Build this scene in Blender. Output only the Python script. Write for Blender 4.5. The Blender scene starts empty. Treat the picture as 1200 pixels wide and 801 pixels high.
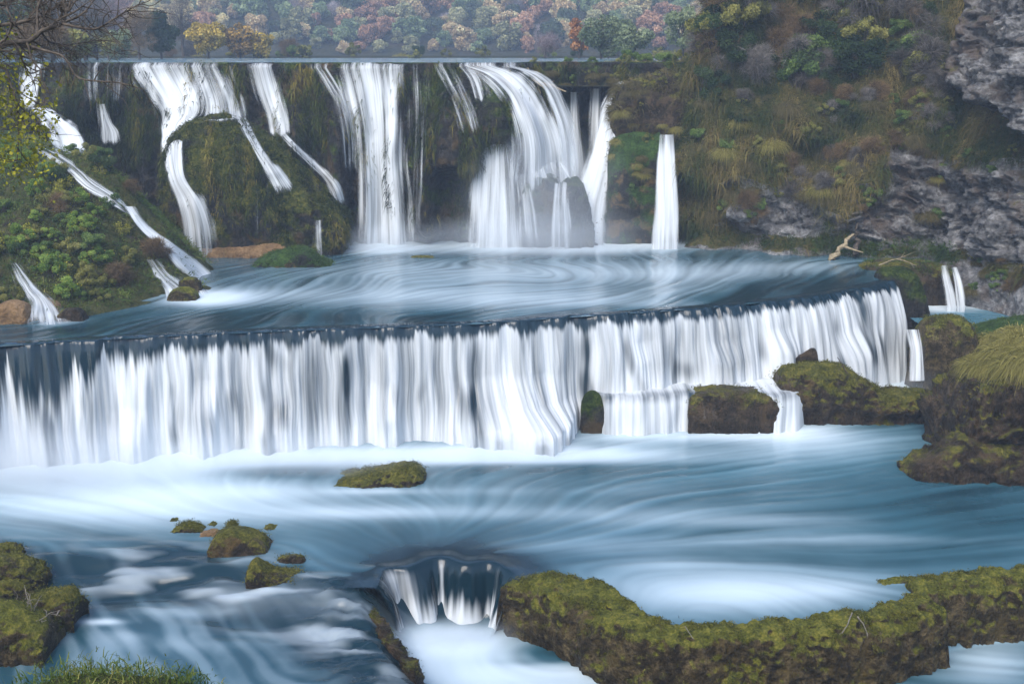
import bpy, math, random, time
import numpy as np
from mathutils import Vector, Matrix, Euler
from mathutils.bvhtree import BVHTree
T0 = time.time()
rng = np.random.default_rng(7)
random.seed(7)
SC = bpy.context.scene
COL = SC.collection
R = math.radians

# ------------------------------------------------------------------ camera mapping (photo pixels 1200 x 801)
F = 1333.0
HZ = 62.0
TH = math.atan((400.5 - HZ) / F)
ZC = 15.3
CT, ST = math.cos(TH), math.sin(TH)

def ray(px, py):
    px = np.asarray(px, float); py = np.asarray(py, float)
    dx = (px - 600.0) / F; dy = (400.5 - py) / F
    return dx + 0 * dy, CT + dy * ST + 0 * dx, -ST + dy * CT + 0 * dx

def at_z(px, py, z):
    x, y, w = ray(px, py)
    k = (z - ZC) / w
    return np.stack([x * k, y * k, ZC + w * k], -1)

def at_y(px, py, Y):
    x, y, w = ray(px, py)
    k = Y / y
    return np.stack([x * k, y * k, ZC + w * k], -1)

def to_px(P):
    P = np.asarray(P, float)
    x, y, z = P[..., 0], P[..., 1], P[..., 2] - ZC
    f = y * CT - z * ST; u = y * ST + z * CT
    return 600 + F * x / f, 400.5 - F * u / f

# ------------------------------------------------------------------ noise
def _hash(ix, iy, iz, seed):
    h = (ix.astype(np.uint32) * np.uint32(374761393) + iy.astype(np.uint32) * np.uint32(668265263)
         + iz.astype(np.uint32) * np.uint32(2147483647 - 1640531527 % 65536) + np.uint32((seed * 974634777) & 0xffffffff))
    h = (h ^ (h >> np.uint32(13))) * np.uint32(1274126177)
    h = (h ^ (h >> np.uint32(15))) * np.uint32(2246822519)
    h = h ^ (h >> np.uint32(16))
    return h

_G = rng.normal(size=(256, 3)); _G /= np.linalg.norm(_G, axis=1)[:, None]

def noise(P, seed=0):
    """gradient noise, about -1..1"""
    P = np.asarray(P, float)
    sh = P.shape[:-1]
    P = P.reshape(-1, 3)
    i = np.floor(P).astype(np.int64); f = P - i
    w = f * f * f * (f * (f * 6 - 15) + 10)
    out = np.zeros(len(P))
    for a in (0, 1):
        wx = w[:, 0] if a else 1 - w[:, 0]
        for b in (0, 1):
            wy = w[:, 1] if b else 1 - w[:, 1]
            for c in (0, 1):
                wz = w[:, 2] if c else 1 - w[:, 2]
                g = _G[_hash(i[:, 0] + a, i[:, 1] + b, i[:, 2] + c, seed) & np.uint32(255)]
                d = (g[:, 0] * (f[:, 0] - a) + g[:, 1] * (f[:, 1] - b) + g[:, 2] * (f[:, 2] - c))
                out += wx * wy * wz * d
    return (out * 1.6).reshape(sh)

def fbm(P, octv=4, seed=0, gain=0.5, lac=2.03):
    P = np.asarray(P, float)
    s = 0; a = 1.0; t = 0
    for o in range(octv):
        s = s + a * noise(P * lac ** o, seed + o * 17); t += a; a *= gain
    return s / t * 1.4

def ridged(P, octv=4, seed=0, gain=0.5, lac=2.1):
    P = np.asarray(P, float)
    s = 0; a = 1.0; t = 0
    for o in range(octv):
        s = s + a * (1 - np.abs(noise(P * lac ** o, seed + o * 13))); t += a; a *= gain
    return s / t

def sst(a, b, x):
    t = np.clip((np.asarray(x, float) - a) / (b - a), 0, 1)
    return t * t * (3 - 2 * t)

def v3(x, y, z):
    x, y, z = np.broadcast_arrays(np.asarray(x, float), np.asarray(y, float), np.asarray(z, float))
    return np.stack([x, y, z], -1)

def interp(x, xs, ys):
    return np.interp(x, xs, ys)

def resample(pts, n):
    """smooth polyline resample by arc length (Catmull-Rom)"""
    p = np.asarray(pts, float)
    q = np.vstack([2 * p[0] - p[1], p, 2 * p[-1] - p[-2]])
    out = []
    for k in range(len(p) - 1):
        a, b, c, d = q[k], q[k + 1], q[k + 2], q[k + 3]
        t = np.linspace(0, 1, 24, endpoint=False)[:, None]
        out.append(0.5 * ((2 * b) + (c - a) * t + (2 * a - 5 * b + 4 * c - d) * t ** 2 + (3 * b - a - 3 * c + d) * t ** 3))
    out.append(p[-1:])
    o = np.vstack(out)
    L = np.r_[0, np.cumsum(np.linalg.norm(np.diff(o, axis=0), axis=1))]
    s = np.linspace(0, L[-1], n)
    return np.stack([np.interp(s, L, o[:, k]) for k in range(o.shape[1])], -1)

# ------------------------------------------------------------------ meshes
def mesh(name, V, quads=None, tris=None, mats=(), matidx=None, uv=None, attrs=None, smooth=True):
    V = np.ascontiguousarray(V, np.float32).reshape(-1, 3)
    me = bpy.data.meshes.new(name)
    q = np.zeros((0, 4), np.int32) if quads is None or len(quads) == 0 else np.asarray(quads, np.int32).reshape(-1, 4)
    t = np.zeros((0, 3), np.int32) if tris is None or len(tris) == 0 else np.asarray(tris, np.int32).reshape(-1, 3)
    nl = len(q) * 4 + len(t) * 3
    me.vertices.add(len(V)); me.vertices.foreach_set('co', V.ravel())
    me.loops.add(nl)
    li = np.concatenate([q.ravel(), t.ravel()]).astype(np.int32)
    me.loops.foreach_set('vertex_index', li)
    nf = len(q) + len(t)
    me.polygons.add(nf)
    st = np.concatenate([np.arange(len(q)) * 4, len(q) * 4 + np.arange(len(t)) * 3]).astype(np.int32)
    me.polygons.foreach_set('loop_start', st)
    me.polygons.foreach_set('use_smooth', np.full(nf, bool(smooth)))
    if matidx is not None:
        me.polygons.foreach_set('material_index', np.asarray(matidx, np.int32))
    me.update(calc_edges=True)
    if uv is not None:
        l = me.uv_layers.new(name='UVMap')
        l.data.foreach_set('uv', np.asarray(uv, np.float32)[li].ravel())
    for k, a in (attrs or {}).items():
        at = me.attributes.new(k, 'FLOAT', 'POINT')
        at.data.foreach_set('value', np.asarray(a, np.float32).ravel())
    for m in (mats if isinstance(mats, (list, tuple)) else [mats]):
        me.materials.append(m)
    return me

def grid_faces(nu, nv, wrap=False):
    """vertex index = v*nu + u"""
    u = np.arange(nu if wrap else nu - 1); v = np.arange(nv - 1)
    uu, vv = np.meshgrid(u, v)
    u1 = (uu + 1) % nu
    return np.stack([vv * nu + uu, vv * nu + u1, (vv + 1) * nu + u1, (vv + 1) * nu + uu], -1).reshape(-1, 4)

def link(name, me, parent=None, loc=None):
    o = bpy.data.objects.new(name, me); COL.objects.link(o)
    if loc is not None: o.location = loc
    if parent is not None: o.parent = parent
    return o

def tag(o, label=None, cat=None, group=None, kind=None):
    if label: o['label'] = label
    if cat: o['category'] = cat
    if group: o['group'] = group
    if kind: o['kind'] = kind
    return o

def empty(name, loc):
    o = bpy.data.objects.new(name, None); COL.objects.link(o); o.location = loc; o.empty_display_size = .3
    return o

def bvh(V, faces):
    return BVHTree.FromPolygons([tuple(p) for p in np.asarray(V, float).reshape(-1, 3)], [tuple(int(i) for i in f) for f in faces], all_triangles=False)

class Acc:
    """collects vertices and faces of one mesh"""
    def __init__(s): s.V = []; s.Q = []; s.T = []; s.mq = []; s.mt = []; s.A = {}; s.n = 0
    def add(s, V, Q=None, Tt=None, mi=0, **at):
        V = np.asarray(V, float).reshape(-1, 3)
        if Q is not None and len(Q): s.Q.append(np.asarray(Q) + s.n); s.mq.append(np.full(len(Q), mi))
        if Tt is not None and len(Tt): s.T.append(np.asarray(Tt) + s.n); s.mt.append(np.full(len(Tt), mi))
        for k in set(list(s.A) + list(at)):
            s.A.setdefault(k, [np.zeros(s.n)] if s.n else [])
            v = at.get(k, 0.0)
            s.A[k].append(np.broadcast_to(np.asarray(v, float).ravel(), (len(V),)).copy())
        s.V.append(V); s.n += len(V)
    def build(s, name, mats, smooth=True, uv=None):
        V = np.vstack(s.V)
        Q = np.vstack(s.Q) if s.Q else None; Tt = np.vstack(s.T) if s.T else None
        mi = np.concatenate(s.mq + s.mt)
        return mesh(name, V, Q, Tt, mats, mi, uv, {k: np.concatenate(a) for k, a in s.A.items()}, smooth)

def tube(path, rad, sides=6):
    """tapered tube along points -> V, quads"""
    p = np.asarray(path, float); n = len(p)
    rad = np.broadcast_to(np.asarray(rad, float), (n,))
    t = np.gradient(p, axis=0); t /= np.linalg.norm(t, axis=1)[:, None] + 1e-9
    ref = np.array([0.13, 0.31, 1.0]); 
    a = np.cross(t, ref); bad = np.linalg.norm(a, axis=1) < .2
    a[bad] = np.cross(t[bad], [1, 0, 0]); a /= np.linalg.norm(a, axis=1)[:, None]
    b = np.cross(t, a)
    th = np.arange(sides) / sides * 2 * np.pi
    V = p[:, None, :] + rad[:, None, None] * (a[:, None, :] * np.cos(th)[None, :, None] + b[:, None, :] * np.sin(th)[None, :, None])
    return V.reshape(-1, 3), grid_faces(sides, n, True)

def leaves(P, size, aspect=0.6, up=0.0, rg=None, out=None):
    """random leaf quads (pointed) at points P ; returns V, Q ; up biases normals upward; out = outward directions"""
    rg = rg or rng
    n = len(P); size = np.broadcast_to(np.asarray(size, float), (n,))
    N = rg.normal(size=(n, 3))
    if out is not None: N = N * .8 + np.asarray(out) * .9
    N[:, 2] += up
    N /= np.linalg.norm(N, axis=1)[:, None]
    A = np.cross(N, rg.normal(size=(n, 3))); A /= np.linalg.norm(A, axis=1)[:, None]
    B = np.cross(N, A)
    s = size[:, None]
    V = np.stack([P - A * s * .5, P + B * s * .5 * aspect + N * s * .08, P + A * s * .5, P - B * s * .5 * aspect + N * s * .08], 1)
    return V.reshape(-1, 3), np.arange(n * 4).reshape(-1, 4)

def blades(P, D, length, width, droop=0.5, rg=None, segs=2):
    """grass blades: root P, direction D, drooping; each a strip of quads + tip"""
    rg = rg or rng
    n = len(P); L = np.broadcast_to(np.asarray(length, float), (n,))[:, None]; W = np.broadcast_to(np.asarray(width, float), (n,))[:, None]
    D = D / (np.linalg.norm(D, axis=1)[:, None] + 1e-9)
    S = np.cross(D, rg.normal(size=(n, 3))); S /= np.linalg.norm(S, axis=1)[:, None] + 1e-9
    rows = []
    for k in range(segs + 1):
        t = k / segs
        c = P + D * L * t + np.array([0, 0, -1.0]) * L * droop * t * t
        w = W * (1 - t * .85) * .5
        rows += [c - S * w, c + S * w]
    V = np.stack(rows, 1)
    m = 2 * (segs + 1)
    base = np.arange(n)[:, None] * m
    Q = np.concatenate([base + np.array([2 * k, 2 * k + 1, 2 * k + 3, 2 * k + 2])[None] for k in range(segs)], 0)
    return V.reshape(-1, 3), Q, m

def ico(sub):
    import bmesh
    bm = bmesh.new(); bmesh.ops.create_icosphere(bm, subdivisions=sub, radius=1.0)
    V = np.array([v.co[:] for v in bm.verts]); T = np.array([[v.index for v in f.verts] for f in bm.faces]); bm.free()
    return V, T
_ICO = {}
def icos(sub):
    if sub not in _ICO: _ICO[sub] = ico(sub)
    return _ICO[sub]

def vnormals(V, faces):
    V = np.asarray(V, float); f = np.asarray(faces)
    n = np.cross(V[f[:, 1]] - V[f[:, 0]], V[f[:, 2]] - V[f[:, 0]])
    N = np.zeros_like(V)
    for k in range(f.shape[1]): np.add.at(N, f[:, k], n)
    return N / (np.linalg.norm(N, axis=1)[:, None] + 1e-12)
# ------------------------------------------------------------------ materials
def new_mat(name):
    m = bpy.data.materials.new(name); m.use_nodes = True
    nt = m.node_tree; nt.nodes.clear()
    return m, nt

class NT:
    def __init__(s, nt): s.nt = nt
    def n(s, typ, **kw):
        nd = s.nt.nodes.new(typ)
        for k, v in kw.items():
            if k.startswith('i_'):
                nd.inputs[int(k[2:])].default_value = v
            else: setattr(nd, k, v)
        return nd
    def l(s, a, b): s.nt.links.new(a, b)
    def math(s, op, a, b=None, c=None, clamp=False):
        nd = s.nt.nodes.new('ShaderNodeMath'); nd.operation = op; nd.use_clamp = clamp
        for i, x in enumerate((a, b, c)):
            if x is None: continue
            if isinstance(x, (int, float)): nd.inputs[i].default_value = x
            else: s.l(x, nd.inputs[i])
        return nd.outputs[0]
    def ss(s, x, a, b, o0=0.0, o1=1.0):
        nd = s.nt.nodes.new('ShaderNodeMapRange'); nd.interpolation_type = 'SMOOTHSTEP'
        s.l(x, nd.inputs[0])
        for i, v in ((1, a), (2, b), (3, o0), (4, o1)): nd.inputs[i].default_value = v
        return nd.outputs[0]
    def noise(s, vec, scale, detail=4, rough=.55, dist=0.0, out=0):
        nd = s.nt.nodes.new('ShaderNodeTexNoise'); nd.inputs['Scale'].default_value = scale
        nd.inputs['Detail'].default_value = detail; nd.inputs['Roughness'].default_value = rough; nd.inputs['Distortion'].default_value = dist
        if vec is not None: s.l(vec, nd.inputs['Vector'])
        return nd.outputs[out]
    def mix(s, fac, a, b, typ='MIX'):
        nd = s.nt.nodes.new('ShaderNodeMix'); nd.data_type = 'RGBA'; nd.blend_type = typ
        if isinstance(fac, (int, float)): nd.inputs[0].default_value = fac
        else: s.l(fac, nd.inputs[0])
        for i, x in ((6, a), (7, b)):
            if isinstance(x, tuple): nd.inputs[i].default_value = (*x, 1) if len(x) == 3 else x
            else: s.l(x, nd.inputs[i])
        return nd.outputs[2]
    def ramp(s, fac, stops, interp='LINEAR'):
        nd = s.nt.nodes.new('ShaderNodeValToRGB'); r = nd.color_ramp; r.interpolation = interp
        while len(r.elements) < len(stops): r.elements.new(.5)
        for e, (p, c) in zip(r.elements, stops): e.position = p; e.color = (*c, 1)
        s.l(fac, nd.inputs[0]); return nd.outputs[0]
    def attr(s, name):
        nd = s.nt.nodes.new('ShaderNodeAttribute'); nd.attribute_name = name; return nd.outputs['Fac']
    def mapping(s, vec, scale=(1, 1, 1), rot=(0, 0, 0), loc=(0, 0, 0)):
        nd = s.nt.nodes.new('ShaderNodeMapping'); s.l(vec, nd.inputs[0])
        nd.inputs['Scale'].default_value = scale; nd.inputs['Rotation'].default_value = rot; nd.inputs['Location'].default_value = loc
        return nd.outputs[0]
    def geo(s): return s.nt.nodes.new('ShaderNodeNewGeometry')
    def tc(s): return s.nt.nodes.new('ShaderNodeTexCoord')
    def bump(s, h, strength, dist, normal=None):
        nd = s.nt.nodes.new('ShaderNodeBump'); nd.inputs['Strength'].default_value = strength; nd.inputs['Distance'].default_value = dist
        s.l(h, nd.inputs['Height'])
        if normal is not None: s.l(normal, nd.inputs['Normal'])
        return nd.outputs[0]
    def pbsdf(s, col, rough=.8, spec=.3, normal=None):
        nd = s.nt.nodes.new('ShaderNodeBsdfPrincipled')
        if isinstance(col, tuple): nd.inputs['Base Color'].default_value = (*col, 1)
        else: s.l(col, nd.inputs['Base Color'])
        if isinstance(rough, (int, float)): nd.inputs['Roughness'].default_value = rough
        else: s.l(rough, nd.inputs['Roughness'])
        nd.inputs['Specular IOR Level'].default_value = spec
        if normal is not None: s.l(normal, nd.inputs['Normal'])
        return nd
    def out(s, sh, sock='Surface'):
        o = s.nt.nodes.new('ShaderNodeOutputMaterial'); s.l(sh, o.inputs[sock]); return o

def mat_rock(name, rock, moss, moss_amt=.5, moss_scale=.35, scale=1.0, up=.5, ochre=None, wet=.35, rough=.75, vegattr=None, turf=None):
    """rock = (dark, mid, light); moss = (dark, mid, light)"""
    m, nt = new_mat(name); s = NT(nt)
    co = s.geo().outputs['Position']; g = s.geo()
    n1 = s.noise(co, .9 * scale, 6, .62, .3)
    n2 = s.noise(co, 5.5 * scale, 5, .65)
    n3 = s.noise(co, 26 * scale, 3, .6)
    rc = s.ramp(s.math('ADD', s.math('MULTIPLY', n1, .6), s.math('MULTIPLY', n2, .4)), [(.36, rock[0]), (.5, rock[1]), (.66, rock[2])])
    if ochre:
        o = s.ss(s.noise(co, .55 * scale, 4, .6, .4), .52, .66)
        rc = s.mix(s.math('MULTIPLY', o, .75), rc, ochre)
    nz = g.outputs['Normal']
    sep = s.n('ShaderNodeSeparateXYZ'); s.l(nz, sep.inputs[0])
    mm = s.math('ADD', s.math('MULTIPLY', sep.outputs[2], up), s.math('MULTIPLY', s.math('SUBTRACT', s.noise(co, moss_scale, 5, .62, .5), .5), 2.6))
    mm = s.math('ADD', mm, s.math('MULTIPLY', s.math('SUBTRACT', n3, .5), .9))
    mask = s.ss(mm, .55 - moss_amt, .85 - moss_amt)
    mv = s.math('ADD', s.math('MULTIPLY', n2, .55), s.math('MULTIPLY', s.noise(co, 1.3 * scale, 3), .45))
    mc = s.ramp(mv, [(.36, moss[0]), (.5, moss[1]), (.64, moss[2])])
    col = s.mix(mask, rc, mc)
    if vegattr:
        va = s.attr(vegattr)
        tcol = s.ramp(mv, [(.36, turf[0]), (.5, turf[1]), (.64, turf[2])])
        vm = s.ss(s.math('ADD', va, s.math('MULTIPLY', s.math('SUBTRACT', n2, .5), .8)), .35, .6)
        col = s.mix(vm, col, tcol)
    vo = s.n('ShaderNodeTexVoronoi'); vo.inputs['Scale'].default_value = 3.2 * scale
    wp = s.n('ShaderNodeVectorMath', operation='ADD'); s.l(co, wp.inputs[0]); sc_ = s.n('ShaderNodeVectorMath', operation='SCALE'); s.l(s.noise(co, 2.5 * scale, 3, .6, out=1), sc_.inputs[0]); sc_.inputs['Scale'].default_value = .55 / scale; s.l(sc_.outputs[0], wp.inputs[1]); s.l(wp.outputs[0], vo.inputs['Vector'])
    h = s.math('ADD', s.math('ADD', s.math('MULTIPLY', n2, 1.0), s.math('MULTIPLY', n3, .45)), s.math('MULTIPLY', s.math('SUBTRACT', 1.0, vo.outputs['Distance']), .55))
    b = s.bump(h, 1.0, .30 / scale)
    rr = s.ss(mask, 0, 1, rough - wet, .95)
    p = s.pbsdf(col, rr, .12, b)
    s.out(p.outputs[0]); return m

def mat_leaf(name, stops, trans=.3, objvar=.25, rough=.7):
    m, nt = new_mat(name); s = NT(nt)
    a = s.attr('tint')
    oi = s.n('ShaderNodeObjectInfo')
    f = s.math('ADD', a, s.math('MULTIPLY', s.math('SUBTRACT', oi.outputs['Random'], .5), objvar), clamp=True)
    c = s.ramp(f, stops)
    p = s.pbsdf(c, rough, .08)
    t = s.n('ShaderNodeBsdfTranslucent'); s.l(c, t.inputs[0])
    mx = s.n('ShaderNodeMixShader'); mx.inputs[0].default_value = trans
    s.l(p.outputs[0], mx.inputs[1]); s.l(t.outputs[0], mx.inputs[2])
    s.out(mx.outputs[0]); return m

def mat_bark(name, a, b):
    m, nt = new_mat(name); s = NT(nt)
    co = s.tc().outputs['Object']
    n = s.noise(co, 9, 5, .65)
    c = s.ramp(n, [(.35, a), (.65, b)])
    p = s.pbsdf(c, .85, .2, s.bump(n, .6, .03)); s.out(p.outputs[0]); return m

def foam_shader(s, co, normal=None):
    """silky white water: diffuse with some translucency"""
    d = s.n('ShaderNodeBsdfDiffuse'); d.inputs[0].default_value = (.61, .65, .68, 1)
    t = s.n('ShaderNodeBsdfTranslucent'); t.inputs[0].default_value = (.55, .62, .67, 1)
    if normal is not None: s.l(normal, d.inputs['Normal'])
    mx = s.n('ShaderNodeMixShader'); mx.inputs[0].default_value = .22
    s.l(d.outputs[0], mx.inputs[1]); s.l(t.outputs[0], mx.inputs[2])
    return mx.outputs[0]

def mat_pool(name, deep, milk, rough=.20, bump_s=.12):
    """river surface: 'foam' and 'milk' and 'str' attributes carry the long drifting foam lines"""
    m, nt = new_mat(name); s = NT(nt)
    co = s.geo().outputs['Position']
    foam = s.attr('foam'); mk = s.attr('milk')
    col = s.mix(mk, deep, milk)
    n1 = s.noise(s.mapping(co, (1, 2.2, 1)), 1.1, 4, .55, .6)
    b = s.bump(n1, bump_s, .05)
    p = s.pbsdf(col, rough, .5, b); p.inputs['IOR'].default_value = 1.33
    fo = s.n('ShaderNodeBsdfPrincipled'); fo.inputs['Base Color'].default_value = (.53, .615, .67, 1); fo.inputs['Roughness'].default_value = .35
    fo.inputs['Specular IOR Level'].default_value = .35
    mx = s.n('ShaderNodeMixShader'); s.l(foam, mx.inputs[0])
    s.l(p.outputs[0], mx.inputs[1]); s.l(fo.outputs[0], mx.inputs[2])
    s.out(mx.outputs[0]); return m

def mat_fall(name, back=None, fu=3.2, fv=.16, lo=.30, hi=.72, seed=0.0, amp=.95, bmp=.55):
    """falling white water; UV in metres (u across, v down); attribute 'dens' 0..1 = how much white.
    back None -> clear between strands ; back colour -> dark wet film between strands"""
    m, nt = new_mat(name); s = NT(nt)
    uv = s.tc().outputs['UV']
    c1 = s.mapping(uv, (fu, fv, 1), loc=(seed, seed * .37, seed))
    c2 = s.mapping(uv, (fu * .28, fv * .6, 1), loc=(seed + 5, 0, seed))
    c3 = s.mapping(uv, (fu * 4.5, fv * 1.6, 1), loc=(seed + 9, 0, seed))
    n = s.math('ADD', s.math('ADD', s.math('MULTIPLY', s.noise(c1, 1, 2, .5, .15), .45), s.math('MULTIPLY', s.noise(c2, 1, 2, .5, .2), .35)),
               s.math('MULTIPLY', s.noise(c3, 1, 2, .5), .20))
    d = s.attr('dens')
    x = s.math('ADD', s.math('MULTIPLY', s.math('SUBTRACT', n, .5), 2.0 * amp), d)
    a = s.ss(x, lo, hi)
    bn = s.bump(n, bmp, .35)
    fo = foam_shader(s, uv, bn)
    if back is None:
        bk = s.n('ShaderNodeBsdfTransparent').outputs[0]
    else:
        p = s.pbsdf(back, .12, .5, bn); p.inputs['IOR'].default_value = 1.33
        bk = p.outputs[0]
    mx = s.n('ShaderNodeMixShader'); s.l(a, mx.inputs[0]); s.l(bk, mx.inputs[1]); s.l(fo, mx.inputs[2])
    fin = mx.outputs[0]
    if back is not None:
        e = s.attr('clear')
        t = s.n('ShaderNodeBsdfTransparent')
        m2 = s.n('ShaderNodeMixShader'); s.l(e, m2.inputs[0]); s.l(fin, m2.inputs[1]); s.l(t.outputs[0], m2.inputs[2]); fin = m2.outputs[0]
    s.out(fin); return m

MOSS_DARK = ((.007, .012, .004), (.026, .044, .008), (.08, .10, .016))
MOSS_WARM = ((.026, .030, .007), (.085, .086, .015), (.19, .165, .032))
MOSS_GREEN = ((.012, .024, .008), (.030, .060, .014), (.06, .105, .026))
ROCK_DARK = ((.006, .006, .007), (.020, .019, .018), (.055, .048, .040))
ROCK_BROWN = ((.007, .006, .005), (.030, .022, .014), (.10, .072, .046))
ROCK_LIME = ((.014, .014, .016), (.15, .149, .15), (.42, .415, .41))

M = {}
M['wall'] = mat_rock('tufa_wall', ROCK_DARK, MOSS_DARK, .42, .28, .9, .45, ochre=(.075, .05, .022), wet=.4)
M['mound'] = mat_rock('mossy_mound', ROCK_DARK, ((.010, .016, .004), (.045, .055, .010), (.13, .115, .02)), .62, .35, 1.0, .5, ochre=(.09, .055, .018), wet=.3)
M['boulder'] = mat_rock('mossy_boulder', ROCK_BROWN, MOSS_WARM, .34, .5, 1.2, .75, ochre=(.13, .085, .03), wet=.3)
M['damp'] = mat_rock('river_dam', ((.006, .005, .003), (.040, .030, .015), (.17, .13, .065)), ((.03, .036, .007), (.10, .105, .016), (.22, .20, .036)), .26, .6, 1.6, .9, ochre=(.10, .075, .03), wet=.3)
M['ledge'] = mat_rock('ledge_rock', ROCK_BROWN, MOSS_WARM, .14, .6, 1.5, .6, ochre=(.08, .055, .03), wet=.35)
M['sand'] = mat_rock('sandy_ledge', ((.09, .055, .028), (.20, .125, .06), (.33, .22, .12)), MOSS_WARM, .02, .8, 1.3, .1, wet=.1)
M['green'] = mat_rock('green_island', ROCK_DARK, MOSS_GREEN, .62, .6, 1.4, .6, ochre=(.16, .10, .035), wet=.2)
M['lime'] = mat_rock('limestone_cliff', ROCK_LIME, MOSS_WARM, .02, .3, .55, .35, ochre=(.12, .09, .07), wet=.05, rough=.9,
                     vegattr='veg', turf=((.022, .022, .008), (.065, .058, .018), (.12, .10, .034)))
M['bank'] = mat_rock('earth_bank', ROCK_BROWN, ((.02, .026, .008), (.05, .055, .016), (.09, .085, .03)), .7, .4, .8, .4, wet=.05)
M['hill'] = mat_rock('hill_ground', ROCK_BROWN, ((.02, .026, .010), (.04, .04, .016), (.06, .05, .02)), .7, .05, .15, .3, wet=0)
M['bed'] = mat_rock('river_bed', ROCK_DARK, MOSS_DARK, .1, .3, .6, .2)
M['bark'] = mat_bark('bark', (.025, .02, .016), (.085, .07, .055))
M['paleb'] = mat_bark('pale_bark', (.09, .08, .065), (.2, .18, .15))
M['driftw'] = mat_bark('driftwood', (.12, .10, .06), (.28, .23, .15))
M['pool'] = mat_pool('pool_water', (.003, .017, .025), (.060, .165, .220))
M['uppool'] = mat_pool('upper_river_water', (.010, .04, .055), (.10, .22, .28), .12, .35)
M['veil'] = mat_fall('white_veil', back=(.006, .018, .028), fu=1.8, fv=.09, lo=.06, hi=1.08, amp=1.2, bmp=.4)
M['sheet'] = mat_fall('dark_sheet', back=(.003, .014, .022), fu=1.5, fv=.12, lo=.12, hi=1.05, amp=.8, seed=4.2, bmp=.03)
M['dome'] = mat_fall('white_dome', back=(.05, .09, .12), fu=1.6, fv=.10, lo=-.1, hi=.85, amp=.9, seed=1.3)
M['strand'] = mat_fall('white_strand', None, fu=2.6, fv=.12, lo=.18, hi=1.10, seed=3.1, amp=1.3)
M['wisp'] = mat_fall('white_wisp', None, fu=4.2, fv=.16, lo=.25, hi=1.05, seed=7.7, amp=1.2)
# ------------------------------------------------------------------ camera, light
cam_d = bpy.data.cameras.new('camera'); cam = bpy.data.objects.new('camera', cam_d); COL.objects.link(cam)
cam.location = (0, 0, ZC); cam.rotation_euler = (math.pi / 2 - TH, 0, 0)
cam_d.sensor_width = 36; cam_d.lens = 36 * F / 1200; cam_d.clip_end = 4000; cam_d.clip_start = .1
SC.camera = cam
SUN_EL, SUN_AZ = R(48), R(205)      # azimuth clockwise from +Y : behind the viewer, to the left
w = bpy.data.worlds.new('World'); SC.world = w; w.use_nodes = True
wn = w.node_tree; wn.nodes.clear()
sky = wn.nodes.new('ShaderNodeTexSky'); sky.sky_type = 'NISHITA'; sky.sun_disc = False
sky.sun_elevation = SUN_EL; sky.sun_rotation = SUN_AZ; sky.air_density = 1.0; sky.dust_density = 2.0; sky.ozone_density = 1.1
bg = wn.nodes.new('ShaderNodeBackground'); bg.inputs[1].default_value = .15
wo = wn.nodes.new('ShaderNodeOutputWorld')
wn.links.new(sky.outputs[0], bg.inputs[0]); wn.links.new(bg.outputs[0], wo.inputs[0])
sd = bpy.data.lights.new('sun', 'SUN'); sd.energy = 1.5; sd.angle = R(40); sd.color = (1, .95, .88)
so = bpy.data.objects.new('sun', sd); COL.objects.link(so)
sdir = Vector((math.sin(SUN_AZ) * math.cos(SUN_EL), math.cos(SUN_AZ) * math.cos(SUN_EL), math.sin(SUN_EL)))
so.rotation_euler = sdir.to_track_quat('Z', 'Y').to_euler(); so.location = (-20, -40, 60)
vs = SC.view_settings; vs.view_transform = 'Standard'; vs.look = 'None'; vs.exposure = EXPOSURE = 1.42; vs.gamma = 1
cy = SC.cycles
cy.max_bounces = 8; cy.diffuse_bounces = 3; cy.glossy_bounces = 3; cy.transmission_bounces = 3; cy.volume_bounces = 1
cy.transparent_max_bounces = 24; cy.use_denoising = True; cy.sample_clamp_indirect = 4
try: cy.denoiser = 'OPENIMAGEDENOISE'
except Exception: pass

# ------------------------------------------------------------------ 2-D helpers in the ground plane
def in_poly(P, poly):
    x, y = P[..., 0], P[..., 1]; c = np.zeros(x.shape, bool)
    n = len(poly)
    for i in range(n):
        x0, y0 = poly[i][:2]; x1, y1 = poly[(i + 1) % n][:2]
        m = ((y0 > y) != (y1 > y)) & (x < (x1 - x0) * (y - y0) / (y1 - y0 + 1e-12) + x0)
        c ^= m
    return c

def seg_dist(P, poly, closed=False):
    x, y = P[..., 0], P[..., 1]; d = np.full(x.shape, 1e9)
    n = len(poly)
    for i in range(n if closed else n - 1):
        a = np.asarray(poly[i][:2], float); b = np.asarray(poly[(i + 1) % n][:2], float)
        ab = b - a; t = np.clip(((x - a[0]) * ab[0] + (y - a[1]) * ab[1]) / (ab @ ab + 1e-12), 0, 1)
        d = np.minimum(d, np.hypot(x - a[0] - t * ab[0], y - a[1] - t * ab[1]))
    return d

def sd_poly(P, poly):
    d = seg_dist(P, poly, True); return np.where(in_poly(P, poly), d, -d)

def bilin(A, gx, gy):
    ny, nx = A.shape
    gx = np.clip(gx, 0, nx - 1.001); gy = np.clip(gy, 0, ny - 1.001)
    ix = gx.astype(np.int32); iy = gy.astype(np.int32); fx = gx - ix; fy = gy - iy
    return (A[iy, ix] * (1 - fx) + A[iy, ix + 1] * fx) * (1 - fy) + (A[iy + 1, ix] * (1 - fx) + A[iy + 1, ix + 1] * fx) * fy

def smooth2(A, k):
    for _ in range(k):
        B = np.pad(A, 1, mode='edge')
        A = (B[1:-1, 1:-1] * 2 + B[:-2, 1:-1] + B[2:, 1:-1] + B[1:-1, :-2] + B[1:-1, 2:]) / 6
    return A

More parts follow.
